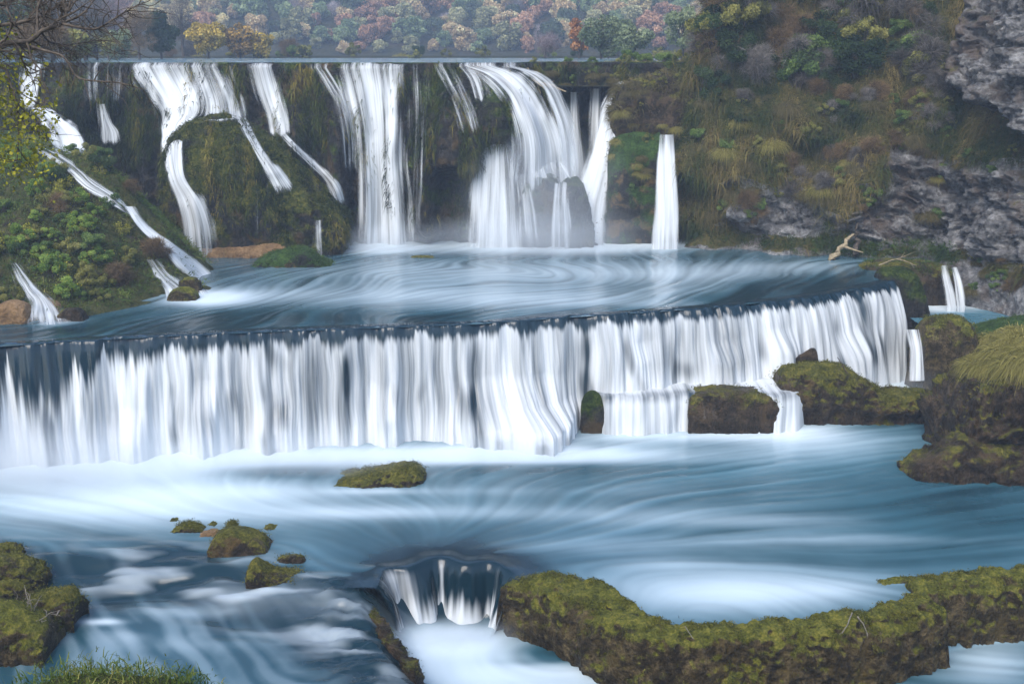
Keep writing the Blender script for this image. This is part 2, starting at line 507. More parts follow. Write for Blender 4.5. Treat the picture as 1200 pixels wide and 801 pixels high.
class Flow:
    """streaks left by foam drifting along a velocity field (line-integral convolution) over a rectangle of the river"""
    def __init__(s, x0, x1, y0, y1, res, vel, L=45, seed=1, coarse=2):
        s.x0, s.y0, s.res = x0, y0, res
        nx = int((x1 - x0) / res) + 1; ny = int((y1 - y0) / res) + 1
        X, Y = np.meshgrid(x0 + np.arange(nx) * res, y0 + np.arange(ny) * res)
        vx, vy = vel(X, Y); m = np.hypot(vx, vy) + 1e-9; vx /= m; vy /= m
        rg = np.random.default_rng(seed)
        outs = []
        for sm, LL in ((0, L), (coarse, int(L * 1.6))):
            N = smooth2(rg.random((ny, nx)), sm)
            acc = N.copy()
            for sg in (1, -1):
                gx, gy = np.meshgrid(np.arange(nx, dtype=float), np.arange(ny, dtype=float))
                for k in range(LL):
                    ux = bilin(vx, gx, gy); uy = bilin(vy, gx, gy)
                    gx += sg * ux; gy += sg * uy
                    acc += bilin(N, gx, gy)
            acc = (acc - acc.mean()) / acc.std()
            outs.append(acc)
        s.A = outs[0] * .45 + outs[1] * .75
        s.B = smooth2(outs[1], 3)
    def __call__(s, x, y, which='A'):
        return bilin(s.A if which == 'A' else s.B, (x - s.x0) / s.res, (y - s.y0) / s.res)

def blob_sum(px, py, blobs):
    o = np.zeros(np.shape(px))
    for (x, y, rx, ry, a) in blobs:
        o = o + a * np.exp(-(((px - x) / rx) ** 2 + ((py - y) / ry) ** 2))
    return o

def curl(psi):
    def v(X, Y, e=.05):
        return (psi(X, Y + e) - psi(X, Y - e)) / (2 * e), -(psi(X + e, Y) - psi(X - e, Y)) / (2 * e)
    return v

# ------------------------------------------------------------------ levels
Z_UP, Z_POOL, Z_SHELF, Z_LOW, Z_LEFT, Z_BOT = 14.5, 0.0, -4.5, -6.7, -7.45, -9.1
lip_px = [(-160, 417), (-60, 409), (0, 405), (100, 398), (200, 393), (300, 388.5), (400, 384.5), (500, 381), (560, 379), (620, 374), (700, 369), (780, 363.5),
          (850, 358), (900, 353), (950, 347), (1000, 339), (1040, 330), (1062, 324)]
LIP = resample([at_z(a, b, 0.0)[:2] for a, b in lip_px], 400)
def lipY(x): return np.interp(x, LIP[:, 0], LIP[:, 1])

# ------------------------------------------------------------------ upper pool
def psi_up(X, Y):
    # main drift to the lip plus slow eddies
    a = -0.75 * X + .55 * (Y - 80) * 1.0
    a = a + 4.0 * noise(v3(X * .055, Y * .085, 0.3), 3) + 1.0 * noise(v3(X * .16, Y * .22, 4.3), 5)
    c = at_z(700, 325, 0)
    r2 = ((X - c[0]) / 9) ** 2 + ((Y - c[1]) / 6) ** 2
    return a + 5 * np.exp(-r2)
fl = Flow(-46, 40, 56, 101, .11, curl(psi_up), 42, 3, 3)
nu, nv = 900, 250
xs = np.linspace(-44, LIP[-1, 0] + .3, nu)
t = np.linspace(0, 1, nv)[:, None] ** 1.25
ly = lipY(xs)[None] - .25
Yg = ly + (101 - ly) * t; Xg = np.broadcast_to(xs[None], Yg.shape)
px, py = to_px(v3(Xg, Yg, 0))
LA = fl(Xg, Yg); LB = fl(Xg, Yg, 'B')
dens = blob_sum(px, py, [(440, 290, 60, 9, .75), (620, 287, 110, 10, 1.0), (700, 286, 70, 10, .8), (780, 284, 40, 7, .7), (240, 292, 22, 7, .6),
                         (255, 348, 42, 9, .9), (225, 352, 40, 7, .5), (60, 380, 40, 5, .5), (90, 376, 30, 4, .3),
                         (600, 318, 260, 13, .34), (820, 320, 110, 12, .28), (480, 345, 130, 14, .36), (660, 352, 140, 13, .36), (790, 345, 60, 20, .2), (330, 345, 60, 10, .26),
                         (930, 312, 80, 6, .2), (520, 300, 200, 4, -.15),
                         (120, 385, 170, 11, -.5), (400, 372, 200, 8, -.3), (950, 335, 70, 10, -.45), (860, 350, 80, 7, -.35), (700, 362, 100, 5, -.2), (330, 300, 60, 8, -.1)])
foam = np.clip(sst(.02, 1.25, dens + .14 + (.026 * LA + .036 * LB) * sst(-.05, .3, dens + .15)), 0, 1) * .92
milk = np.clip(.25 + .6 * dens + .12 * LB, 0, 1)
Zg = .012 * LB + .05 * np.clip(dens - .5, 0, 1)
me = mesh('pool_water', v3(Xg, Yg, Zg), grid_faces(nu, nv), mats=M['pool'], attrs={'foam': foam.ravel(), 'milk': milk.ravel()})
tag(link('pool_water', me), kind='structure')

# ------------------------------------------------------------------ lower river : one height field with rapids and a step
def P2(lst, z): return np.array([at_z(a, b, z)[:2] for a, b in lst])
edge_px = [(505, 830), (478, 782), (446, 735), (430, 704), (436, 680), (474, 665), (530, 658), (588, 662), (616, 676), (650, 692), (690, 706), (722, 728), (770, 750), (870, 750), (1000, 740), (1068, 722), (1100, 702), (1160, 692), (1230, 686), (1330, 680)]
STEP = np.vstack([P2(edge_px, -7.0), [[60, 30], [-4, 30]]])
rap_px = [(-260, 640), (-100, 640), (60, 643), (130, 645), (210, 646), (280, 656), (335, 672), (400, 684), (440, 676)]
RAP = np.vstack([P2(rap_px, Z_LOW), [[4, 44], [4, 25], [-60, 25]]])
nu, nv = 960, 440
xs = np.linspace(-34, 38, nu); ys = 37.5 + (79 - 37.5) * np.linspace(0, 1, nv) ** 1.15
Xg, Yg = np.meshgrid(xs, ys)
sdS = sd_poly(np.stack([Xg, Yg], -1), STEP); sdR = sd_poly(np.stack([Xg, Yg], -1), RAP)
px, py = to_px(v3(Xg, Yg, Z_LOW))
sinkA = at_z(520, 668, Z_LOW)[:2]
def vel_low(X, Y):
    # everything drifts to the gap of the bottom fall ; the left part runs over the rapids
    dx, dy = sinkA[0] - X, sinkA[1] - Y; r = np.hypot(dx, dy) + 2
    vx, vy = dx / r + .15 * np.sign(dx), dy / r
    left = sst(-5, -10, X) * sst(50, 47, Y)
    vx = vx * (1 - left) + left * (.55); vy = vy * (1 - left) + left * (-.8)
    e = at_z(870, 690, Z_LOW)                                     # eddy behind the mossy dam
    k = np.exp(-(((X - e[0]) / 6.5) ** 2 + ((Y - e[1]) / 2.4) ** 2)) * 1.0
    vx = vx - k * (Y - e[1]) / 1.6; vy = vy + k * (X - e[0]) / 6
    g = at_z(640, 768, Z_BOT)
    k = np.exp(-(((X - g[0]) / 3) ** 2 + ((Y - g[1]) / 2.2) ** 2)) * 3
    vx = vx + k * (Y - g[1]) / 1.3; vy = vy - k * (X - g[0]) / 3
    pv = curl(lambda a, b: 1.5 * noise(v3(a * .09, b * .14, 1.7), 9) + .25 * noise(v3(a * .3, b * .45, 6.7), 2))
    cx, cy2 = pv(X, Y)
    far = sst(52, 60, Y)
    return vx + cx * .9 - far * .9, vy + cy2 * .9
fl = Flow(-35, 39, 37, 80, .11, vel_low, 42, 5, 3)
LA = fl(Xg, Yg); LB = fl(Xg, Yg, 'B')
drop = np.where(px > 618, sst(-.2, .7, sdS), sst(-.25, 1.25, sdS)); left_side = sst(-2.5, -4.5, Xg)
drop = np.where(Xg < -2.5, sst(-.6, 2.0, sdS) * left_side + drop * (1 - left_side), drop)
rap = sst(-.6, 3.6, sdR)
Zg = Z_LOW + (Z_LEFT - Z_LOW) * rap
Zg = Zg * (1 - drop) + Z_BOT * drop
rz = np.exp(-((sdR - 1.6) / 2.0) ** 2) * (1 - drop) * sst(-4, -7, Xg)          # standing waves in the rapids
wv = fbm(v3(Xg * .36 + .9 * Yg * .1, Yg * .95, 2.2), 2, 21, .35)
wv2 = fbm(v3(Xg * 1.0, Yg * 2.0, 5.2), 3, 31)
rid = sst(-.15, .75, noise(v3(Xg * .30 + Yg * .12, Yg * 1.05, 2.2), 21) * 1.1 + .35 * noise(v3(Xg * .7, Yg * 2.3, 5.2), 31)) ** 1.4
Zg = Zg + rz * (.22 * wv + .16 * rid)
ls = sst(.2, -2.6, np.abs(sdS - .3)) * 0
sl = np.exp(-((sdS + .6) / 2.2) ** 2) * sst(-3.2, -4.5, Xg) * (py > 675)       # broken water on the way to the step, left of the bottom fall
Zg = Zg + sl * (.22 * fbm(v3(Xg * .9 + Yg * .4, Yg * 1.5 - Xg * .5, 3.1), 4, 41))
Zg = Zg + .012 * LB
dens = blob_sum(px, py, [(350, 535, 420, 14, .95), (100, 545, 170, 24, 1.0), (610, 532, 130, 11, .8), (150, 590, 230, 26, .78), (300, 575, 120, 10, .3), (420, 600, 90, 8, .35), (760, 510, 110, 8, .7), (860, 508, 60, 6, .4),
                         (930, 505, 60, 12, .8), (960, 520, 110, 16, .42), (1050, 452, 60, 14, 1.0), (1010, 470, 60, 10, .7), (1078, 442, 34, 12, .9),
                         (620, 600, 230, 9, .26), (860, 610, 170, 9, .30), (760, 575, 60, 6, .1), (1000, 632, 220, 8, .28), (700, 640, 200, 10, .2), (560, 575, 100, 6, .18),
                         (860, 692, 150, 26, .78), (980, 690, 60, 10, .2), (780, 660, 80, 10, .2),
                         (440, 575, 50, 4, .4), (262, 656, 40, 5, .35), (330, 552, 70, 7, -.6), (600, 548, 110, 7, -.65), (1130, 590, 90, 40, -.45), (760, 550, 120, 12, -.2), (1080, 540, 60, 20, -.15)])  # the tall dip at right puts the boulder's dark reflection into the colour
pxl, pyl = to_px(v3(Xg, Yg, Z_LEFT))
pxb, pyb = to_px(v3(Xg, Yg, Z_BOT))
dl = blob_sum(pxl, pyl, [(285, 703, 60, 12, .42), (225, 718, 60, 7, .30), (118, 728, 26, 4, .8), (150, 745, 30, 8, .25), (370, 712, 60, 20, .22), (210, 690, 100, 16, -.1), (230, 755, 110, 10, .16), (360, 770, 90, 20, -.12)])
db = blob_sum(pxb, pyb, [(530, 748, 70, 20, 1.1), (570, 790, 110, 30, .85), (1160, 775, 60, 30, .5), (690, 790, 60, 20, .5), (650, 764, 40, 10, -.7), (640, 775, 60, 5, -.3), (470, 770, 40, 30, .5)])
isl = (1 - drop) * sst(-1, 2, sdR)
dens = dens * (1 - sst(-1, 1.5, sdR)) * (1 - drop) + dl * isl + db * drop
mid = drop * (1 - drop) * 4
rr = np.clip(rz + sl, 0, 1)
crest = sst(.05, .6, wv * 1.0 + .15 * wv2)
foam = sst(.02, 1.25, dens + .13 + (.014 * LA + .036 * LB) * sst(-.2, .3, dens + .17) - .25 * mid) * .88
foam = foam + isl * (1 - rr) * .05 * np.clip(LA + LB, -1, 2) 
foam = foam * (1 - rr) + rr * np.clip(.40 * rid + .015 * LA + dens * .40, 0, .6)
lipz = sst(-2.6, -.3, sdS + .5 * noise(v3(Xg * .8, Yg * .8, 1), 61)) * np.exp(-(np.abs(px - 526) / 88) ** 4) * (1 - drop); foam = foam * (1 - .55 * lipz)
foam = np.clip(foam, 0, 1)
milk = np.clip(-.32 * lipz + .42 + .55 * dens + .10 * LB - .16 * isl - .45 * rr - .45 * mid, 0, 1)
milk = np.clip(milk + .5 * blob_sum(px, py, [(990, 520, 90, 26, .6), (880, 545, 120, 20, .3)]), 0, 1)
LOWV = v3(Xg, Yg, Zg); LOWF = grid_faces(nu, nv)
me = mesh('river_water', LOWV, LOWF, mats=M['pool'], attrs={'foam': foam.ravel(), 'milk': milk.ravel()})
tag(link('river_water', me), kind='structure')
BV_LOW = bvh(LOWV[::2, ::2], grid_faces(len(xs[::2]), len(ys[::2])))

# side pool beyond the right end of the middle fall
Z_SIDE = -2.5
c = P2([(1050, 352), (1120, 350), (1190, 352), (1230, 372), (1190, 410), (1060, 402), (1040, 380)], Z_SIDE)
def patch(name, x0, x1, y0, y1, z, nu, nv, mat, blobs, base, mk, amp=.15, seed=8):
    X, Y = np.meshgrid(np.linspace(x0, x1, nu), np.linspace(y0, y1, nv))
    px, py = to_px(v3(X, Y, z))
    st = fbm(v3(X * .5, Y * 2.0, 3.3), 4, seed)
    d = blob_sum(px, py, blobs) + base
    fo = np.clip(sst(.05, 1.0, d + amp * st), 0, 1)
    me = mesh(name, v3(X, Y, z + .01 * st), grid_faces(nu, nv), mats=mat, attrs={'foam': fo.ravel(), 'milk': np.clip(mk + d * .4, 0, 1).ravel()})
    return tag(link(name, me), kind='structure')
patch('side_pool_water', 27.6, 40, 73.8, 85, Z_SIDE, 120, 90, M['pool'], [(1110, 358, 40, 6, .8), (1085, 362, 30, 5, .4), (1150, 372, 40, 5, -.2)], .15, .75)
# upper river behind the lip
# river bed far under everything, one sheet to the horizon
g = np.linspace(-1, 1, 40); 
X, Y = np.meshgrid(g * 442, 306 + g * 350)
tag(link('ground', mesh('ground', v3(X, Y, -12.5 + 0 * X), grid_faces(40, 40), mats=M['bed'])), kind='structure')
# ------------------------------------------------------------------ upper tufa wall
def px_X(px, Y, z=7.0):
    x, y, w = ray(px, 400.5 - 0)       # only the horizontal angle matters; use the ray that reaches height z at depth Y
    # find py whose ray at depth Y has height z
    k = (z - ZC) / Y
    f = CT * 1 - k * ST
    return (np.asarray(px, float) - 600) / F * Y * (CT - k * ST)

H = 14.57
plan_px = [(-120, 98), (-40, 97), (20, 96), (70, 96), (150, 95.5), (300, 95), (450, 94.8), (520, 94.6), (572, 94.6), (600, 95.8), (618, 99), (628, 103), (650, 104.5), (690, 104), (722, 102), (745, 100), (790, 100), (835, 103)]
plan = resample([(px_X(a, Y), Y) for a, Y in plan_px], 760)
tg = np.gradient(plan, axis=0); tg /= np.linalg.norm(tg, axis=1)[:, None]
nrm = np.stack([tg[:, 1], -tg[:, 0]], -1)
kk = np.ones(41) / 41
nrm = np.stack([np.convolve(np.pad(nrm[:, k], 20, mode='edge'), kk, 'valid') for k in (0, 1)], -1); nrm /= np.linalg.norm(nrm, axis=1)[:, None]
pxs = to_px(v3(plan[:, 0], plan[:, 1], H))[0]
S = np.r_[0, np.cumsum(np.linalg.norm(np.diff(plan, axis=0), axis=1))]
nS, nV = len(plan), 170
S_WALL = S.copy()
vv = np.linspace(-.10, 1.08, nV)
A = np.interp(pxs, [0, 40, 150, 200, 240, 262, 300, 400, 440, 520, 575, 610, 640, 720], [.6, 1.0, 1.6, 3.0, 2.6, 1.6, 1.2, 1.3, .9, 1.2, 1.8, 3.0, 1.2, .6])
# shoulder of the corner keyed on arc length, where the wall turns
iC = np.argmin(np.abs(plan[:, 0] - px_X(600, 95.8)) + 3 * (plan[:, 1] < 93.0))
A = A + .8 * np.exp(-((S - S[iC] - .4) / 2.3) ** 2)
out = np.zeros((nV, nS))
v = np.clip(vv, 0, 1)[:, None]
out += A[None] * (1 - (1 - np.clip(v / .75, 0, 1)) ** 1.8)
out -= (2.0 * np.exp(-((S - S[iC] - .4) / 2.6) ** 2))[None] * sst(.52, .72, v)
def drape(pc, hw, amt, vc, und, top=.05):
    global out
    lat = np.exp(-np.abs((pxs - pc) / hw) ** 3)[None]
    prof = amt * sst(top, vc * .75, v) ** .8 - (amt * .75 + und) * sst(vc - .02, vc + .10, v)
    out = out + lat * prof
drape(500, 20, 1.9, .90, .6); drape(535, 26, 3.0, .55, 2.2); drape(578, 17, 2.6, .41, 1.9)
drape(355, 26, 2.2, .95, .5); drape(396, 13, 1.9, .72, .9); drape(270, 16, 1.0, .8, .3); drape(90, 22, .9, .28, 1.2); drape(125, 16, .8, .22, 1.3); drape(60, 18, .9, .5, .6)
drape(655, 16, .7, .32, .5, .0); drape(690, 20, .8, .36, .6, .0); drape(460, 10, .6, .8, .4)
flute = noise(v3(S[None] * .8, v * 1.3, 0.0), 51) * 1.05 + noise(v3(S[None] * 2.0, v * 2.6, 3.0), 52) * .25
fine = sst(.0, .12, v)
out = out + flute * (.25 + .75 * fine)
zz = H * (1 - vv)[:, None] * np.ones((1, nS))
top = np.clip(-vv, 0, 1)[:, None]                        # the cap runs back under the upper river
zz = np.where(vv[:, None] < 0, H - .02 - top * 2.0, zz)
out = np.where(vv[:, None] < 0, -top * 60 * 1.0, out)
W = v3(plan[None, :, 0] + nrm[None, :, 0] * out, plan[None, :, 1] + nrm[None, :, 1] * out, zz)
n3_ = fbm(W * .55, 4, 61) * .45 + fbm(W * 2.2, 3, 66) * .16
amp = (sst(.0, .06, vv))[:, None]
W[..., 0] += nrm[None, :, 0] * n3_ * amp; W[..., 1] += nrm[None, :, 1] * n3_ * amp
W[..., 2] += (fbm(W * 1.3, 3, 71) * .10) * amp
FW = grid_faces(nS, nV)
o = link('rock_wall', mesh('rock_wall', W, FW, mats=M['wall']))
tag(o, 'long dark mossy tufa wall with overhanging drapes behind the tall upper waterfalls', 'cliff')
WALLV, WALLF = W.reshape(-1, 3), FW
# the upper river reaches up to the wall's brink
order = np.argsort(plan[:, 0]); planY = lambda x: np.interp(x, plan[order, 0], plan[order, 1])
X, t_ = np.meshgrid(np.r_[np.linspace(-120, plan[0, 0], 40)[:-1], np.linspace(plan[0, 0], plan[-1, 0], 420), np.linspace(plan[-1, 0], 110, 40)[1:]], np.linspace(0, 1, 200) ** 1.6)
Y = planY(X) + .25 + (215 - planY(X)) * t_
px, py = to_px(v3(X, Y, Z_UP)); st = fbm(v3(X * .5, Y * 1.6, 3.3), 4, 12)
bk = sst(4, 0, (Y - planY(X)))
fo = np.clip(sst(.05, 1.0, .12 + .34 * st + .45 * bk * sst(-.2, .4, noise(v3(X * .5, Y * .2, 0), 4))), 0, .9)
tag(link('upper_river_water', mesh('upper_river_water', v3(X, Y, Z_UP + .03 * st), grid_faces(X.shape[1], X.shape[0]), mats=M['uppool'], attrs={'foam': fo.ravel(), 'milk': (.4 + 0 * fo).ravel()})), kind='structure')

# ------------------------------------------------------------------ lumps of rock whose skyline follows a profile
SCENE_BV = []     # (V, faces) of solids on which water is laid
def lump(prof, Y, depth, zb, name='rock', mat='boulder', label=None, cat='rock', group=None, amp=.35, freq=.7, e1=.75, e2=.62, nu=130, na=64, seed=1, front=1.0, back=1.0,
         sink=.5, under=0.0, fine=.08, tuft=None, keep=True, ridge=0.0, kind=None):
    """prof: skyline pixels left to right; Y: depth of the skyline; depth: half thickness; zb: level it stands on"""
    p = resample([at_y(a, b, Y) for a, b in prof], nu)
    u = np.linspace(0, 1, nu)
    taper = np.clip(1 - np.abs(2 * u - 1) ** 3.2, 0, 1) ** .5
    D = depth * (taper * .97 + .03)
    zt = np.maximum(p[:, 2], zb - sink * .5)
    a = np.linspace(-.12, 1.12, na)[:, None] * np.pi
    ca, sa = np.cos(a), np.sin(np.clip(a, 0, np.pi))
    cy_ = np.sign(ca) * np.abs(ca) ** e1
    yy = np.where(ca > 0, front, back) * -cy_ * D[None]
    hz = np.abs(sa) ** e2
    z = zb + (zt - zb)[None] * hz
    low = np.minimum(0, np.minimum(a, np.pi - a))
    z = z + low / (.12 * np.pi) * sink
    yy = yy + np.where(ca > 0, 1, 0) * under * depth * np.exp(-((hz - .12) / .22) ** 2) * taper[None]
    x = p[None, :, 0] + 0 * z
    # widen a little toward the viewer's perspective so that the skyline keeps its outline
    V = v3(x, Y + yy, z)
    N = v3(0 * z, -np.sign(ca) * 0 - cy_, hz) ; N = N / (np.linalg.norm(N, axis=-1)[..., None] + 1e-6)
    N[..., 0] = (2 * u - 1)[None] * .5
    d = fbm(V * freq, 4, seed) * amp + (ridged(V * freq * 1.7, 3, seed + 5) - .6) * ridge + fbm(V * freq * 5, 3, seed + 9) * fine
    keepsky = 1 - .55 * sst(.75, 1.0, hz)
    V = V + N * (d * keepsky)[..., None]
    Fq = grid_faces(nu, na)
    me_V = V.reshape(-1, 3); loc = np.array([p[:, 0].mean(), Y, zb])
    acc = Acc(); acc.add(me_V - loc, Fq, mi=0, tint=0.0)
    mats = [M[mat]]
    if tuft:
        # moss and short grass growing on the rock : little blades in the same mesh
        n, ln, wd, mt, minup = tuft
        VN = vnormals(me_V, Fq)
        if VN[:, 2].sum() < 0: VN = -VN
        wgt = sst(minup, minup + .35, VN[:, 2]) * sst(-.02, .22, fbm(me_V * .9, 3, seed + 77) + .10)
        wgt = wgt * (me_V[:, 2] > zb + .1)
        if wgt.sum() > 0:
            rg = np.random.default_rng(seed)
            i = rg.choice(len(me_V), n, p=wgt / wgt.sum())
            P = me_V[i] + rg.normal(size=(n, 3)) * [.12, .12, .03]
            Dn = VN[i] * .6 + rg.normal(size=(n, 3)) * .45 + [0, 0, .4]
            bV, bQ, m = blades(P, Dn, ln * rg.uniform(.5, 1.3, n), wd * rg.uniform(.6, 1.3, n), .6, rg)
            acc.add(bV - loc, bQ, mi=1, tint=np.repeat(np.clip(rg.normal(.5, .2, n) + .25 * fbm(P * .6, 2, 3), 0, 1), m))
            mats.append(M[mt])
    o = link(name, acc.build(name, mats), loc=loc)
    tag(o, label, cat, group, kind)
    if keep: SCENE_BV.append((me_V, Fq))
    return o

G_DARK = [(0, (.010, .018, .006)), (.5, (.03, .05, .012)), (1, (.08, .10, .025))]
M['moss'] = mat_leaf('moss_blades', [(0, (.02, .028, .006)), (.5, (.062, .066, .012)), (1, (.15, .135, .03))], .2, .0)
M['mossd'] = mat_leaf('dark_moss_blades', [(0, (.010, .018, .005)), (.5, (.03, .042, .010)), (1, (.085, .08, .018))], .2, .0)
M['grassg'] = mat_leaf('green_grass', [(0, (.016, .03, .008)), (.5, (.04, .075, .016)), (1, (.10, .13, .035))], .25, .0)
M['grassy'] = mat_leaf('yellow_grass', [(0, (.07, .07, .02)), (.5, (.18, .165, .045)), (1, (.34, .29, .10))], .25, .0)
M['grasst'] = mat_leaf('tan_grass', [(0, (.035, .032, .014)), (.5, (.085, .075, .030)), (1, (.17, .135, .065))], .25, .0)

lump([(203, 292), (202, 215), (205, 165), (222, 145), (248, 136), (275, 138), (300, 152), (330, 172), (362, 203), (390, 232), (405, 252), (408, 292)], 91.5, 4.2, -.2, 'mossy_mound', 'mound',
     'huge rounded mossy mound standing under the left part of the upper waterfalls', 'rock', amp=.55, freq=.45, e1=.7, e2=.5, nu=240, na=120, seed=11, fine=.16, ridge=.7, tuft=(9000, .28, .09, 'mossd', .0))
lump([(598, 286), (606, 250), (616, 220), (630, 206), (646, 206), (657, 216), (666, 208), (678, 209), (688, 228), (698, 286)], 93.0, 1.7, -.2, 'rock', 'wall',
     'dark rounded rock amid the white spray at the foot of the upper falls', 'rock', amp=.8, freq=.7, e2=.75, seed=12, ridge=.9, tuft=(500, .25, .06, 'mossd', .1))
lump([(708, 284), (710, 230), (712, 190), (718, 166), (735, 158), (765, 158), (776, 166), (778, 284)], 94.5, 2.2, -.2, 'rock_pillar', 'green',
     'squat green mossy rock pillar left of the narrow fall at the right cliff', 'rock', amp=.7, freq=.6, e2=.45, seed=13, under=.5, ridge=.6, tuft=(1500, .3, .06, 'mossd', .0))
lump([(716, 162), (714, 138), (722, 108), (738, 94), (765, 86), (795, 84), (815, 96), (822, 130), (818, 165)], 98.0, 2.7, 8.6, 'rock_outcrop', 'ledge',
     'overhanging grass capped outcrop above the green rock pillar', 'rock', amp=.5, freq=.5, e2=.55, seed=14, sink=.3, tuft=(5200, .8, .07, 'grasst', -.3))
lump([(612, 96), (622, 86), (650, 83), (690, 84), (720, 86), (745, 92), (755, 112)], 106.6, 1.3, 14.25, 'rock_ledge', 'ledge',
     'low grassy ledge on the brink between the upper falls and the outcrop', 'rock', amp=.2, freq=.8, e2=.7, seed=15, sink=1.5, tuft=(1900, .6, .06, 'grassy', .0))
lump([(190, 303), (215, 291), (250, 287), (290, 286), (322, 282), (338, 287), (345, 303)], 88.2, 1.7, -.1, 'rock_ledge', 'sand', 'flat sandy brown ledge at the foot of the mossy mound', 'rock', amp=.22, freq=.8, seed=16, e2=.75)
lump([(291, 317), (305, 303), (325, 294), (345, 290), (362, 291), (375, 302), (396, 312)], 84.0, 1.6, -.1, 'rock', 'green', 'small grassy green rock islet in the upper pool', 'rock', amp=.2, freq=.9, seed=17, e2=.8, tuft=(2600, .28, .05, 'grassg', .1))
lump([(474, 304), (486, 300), (505, 300), (516, 304)], 87, .5, -.05, 'rock', 'boulder', 'tiny flat rock barely above the upper pool', 'rock', amp=.05, freq=1.4, seed=18, nu=50, na=24)

# middle step : dark rock behind the white curtain, following the lip
nS, nV = 420, 60
Lp = resample(LIP, nS)
tg = np.gradient(Lp, axis=0); tg /= np.linalg.norm(tg, axis=1)[:, None]; LN = np.stack([tg[:, 1], -tg[:, 0]], -1)
LN = LN * np.sign(-LN[:, 1:2])
vv = np.linspace(-.2, 1.1, nV)[:, None]
o_ = -.35 + .35 * np.clip(vv, 0, 1) + np.minimum(vv, 0) * 8
W = v3(Lp[None, :, 0] + LN[None, :, 0] * o_, Lp[None, :, 1] + LN[None, :, 1] * o_, -.22 - 6.6 * np.maximum(vv, 0) + np.minimum(vv, 0))
W[..., :2] += LN[None] * (fbm(W * .8, 4, 81) * .25)[..., None]
tag(link('rock_step', mesh('rock_step', W, grid_faces(nS, nV), mats=M['wall'])), 'long dark rock step hidden behind the broad white middle curtain', 'cliff')

# ------------------------------------------------------------------ shelf below the right half of the middle fall
lump([(804, 500), (804, 470), (812, 459), (830, 455), (860, 455), (885, 457), (904, 461), (909, 475), (909, 500)], 65.9, 1.5, Z_LOW, 'rock', 'ledge',
     'dark square rock under the shelf with trickles running down it', 'rock', amp=.2, freq=.9, seed=21, e2=.4, e1=.5, tuft=(900, .2, .05, 'moss', .3))
lump([(906, 494), (908, 450), (918, 432), (945, 428), (985, 429), (1008, 442), (1030, 455), (1055, 459), (1088, 461), (1094, 475), (1096, 490)], 67.6, 1.9, Z_LOW, 'mossy_rock', 'boulder',
     'long mossy yellow green boulder below the right end of the middle fall', 'rock', amp=.5, freq=.8, seed=22, ridge=.4, e2=.55, under=.25, tuft=(4200, .2, .06, 'moss', .1), nu=200, na=90, fine=.12)
lump([(1076, 428), (1077, 390), (1088, 374), (1110, 370), (1130, 374), (1140, 388), (1146, 428)], 73.2, 1.7, Z_LOW, 'mossy_rock', 'damp',
     'rounded mossy rock at the outlet of the small side pool', 'rock', amp=.25, freq=.8, seed=23, e2=.5, tuft=(1500, .2, .06, 'moss', .2), sink=1.2)
lump([(1132, 400), (1140, 385), (1165, 378), (1200, 372), (1240, 372), (1280, 400)], 74.0, 2.5, -5.0, 'rock', 'green', 'low green bank stone between side pool and the big overhanging boulder', 'rock', amp=.2, freq=.8, seed=24, tuft=(1500, .3, .05, 'grassg', .1))
lump([(908, 428), (930, 420), (955, 408), (958, 440)], 69.5, .4, -4.5, 'rock', 'ledge', 'wet black stone poking through the middle fall above the mossy boulder', 'rock', amp=.1, freq=1.2, seed=25, nu=50, na=26)
# bank between the lip's right end and the side fall
lump([(1000, 330), (1010, 312), (1030, 306), (1060, 305), (1095, 307), (1108, 315), (1112, 345), (1112, 366)], 82.6, 2.2, -2.8, 'rock_ledge', 'ledge',
     'dark ledge topped with dead twigs between the middle fall and the side fall', 'rock', amp=.35, freq=.7, seed=26, e2=.4, under=.2, tuft=(1600, .35, .05, 'grassg', .2))
lump([(1024, 345), (1030, 318), (1046, 312), (1066, 315), (1078, 330), (1084, 352), (1090, 372)], 78.4, 1.6, Z_LOW, 'rock', 'wall', 'dark wet rock closing the right end of the middle lip', 'rock', amp=.25, freq=.8, seed=27, e2=.5)

# the big overhanging boulder on the right
lump([(1112, 560), (1108, 520), (1114, 486), (1126, 458), (1148, 440), (1174, 424), (1204, 410), (1240, 398), (1280, 392), (1330, 406), (1380, 455), (1400, 560)], 60.5, 3.6, Z_LOW, 'overhanging_boulder', 'ledge',
     'big undercut brown boulder with a grassy top at the right bank', 'rock', amp=1.0, freq=.42, seed=31, e2=.5, e1=.8, under=.62, nu=260, na=160, fine=.42, ridge=2.3, tuft=(2600, .35, .06, 'moss', .2))
lump([(1060, 562), (1066, 548), (1090, 530), (1130, 512), (1180, 520), (1240, 525), (1280, 565)], 57.8, 1.6, Z_LOW, 'mossy_rock', 'ledge', 'low mossy foot stone under the big overhanging boulder', 'rock', amp=.5, freq=.8, seed=32, e2=.6, ridge=.6, tuft=(700, .2, .05, 'moss', .2))
lump([(1162, 600), (1175, 590), (1210, 586), (1250, 600)], 55.5, 1.0, Z_LOW, 'rock', 'sand', 'flat tan rock just above water at the right bank', 'rock', amp=.1, freq=1, seed=33, nu=60, na=30)

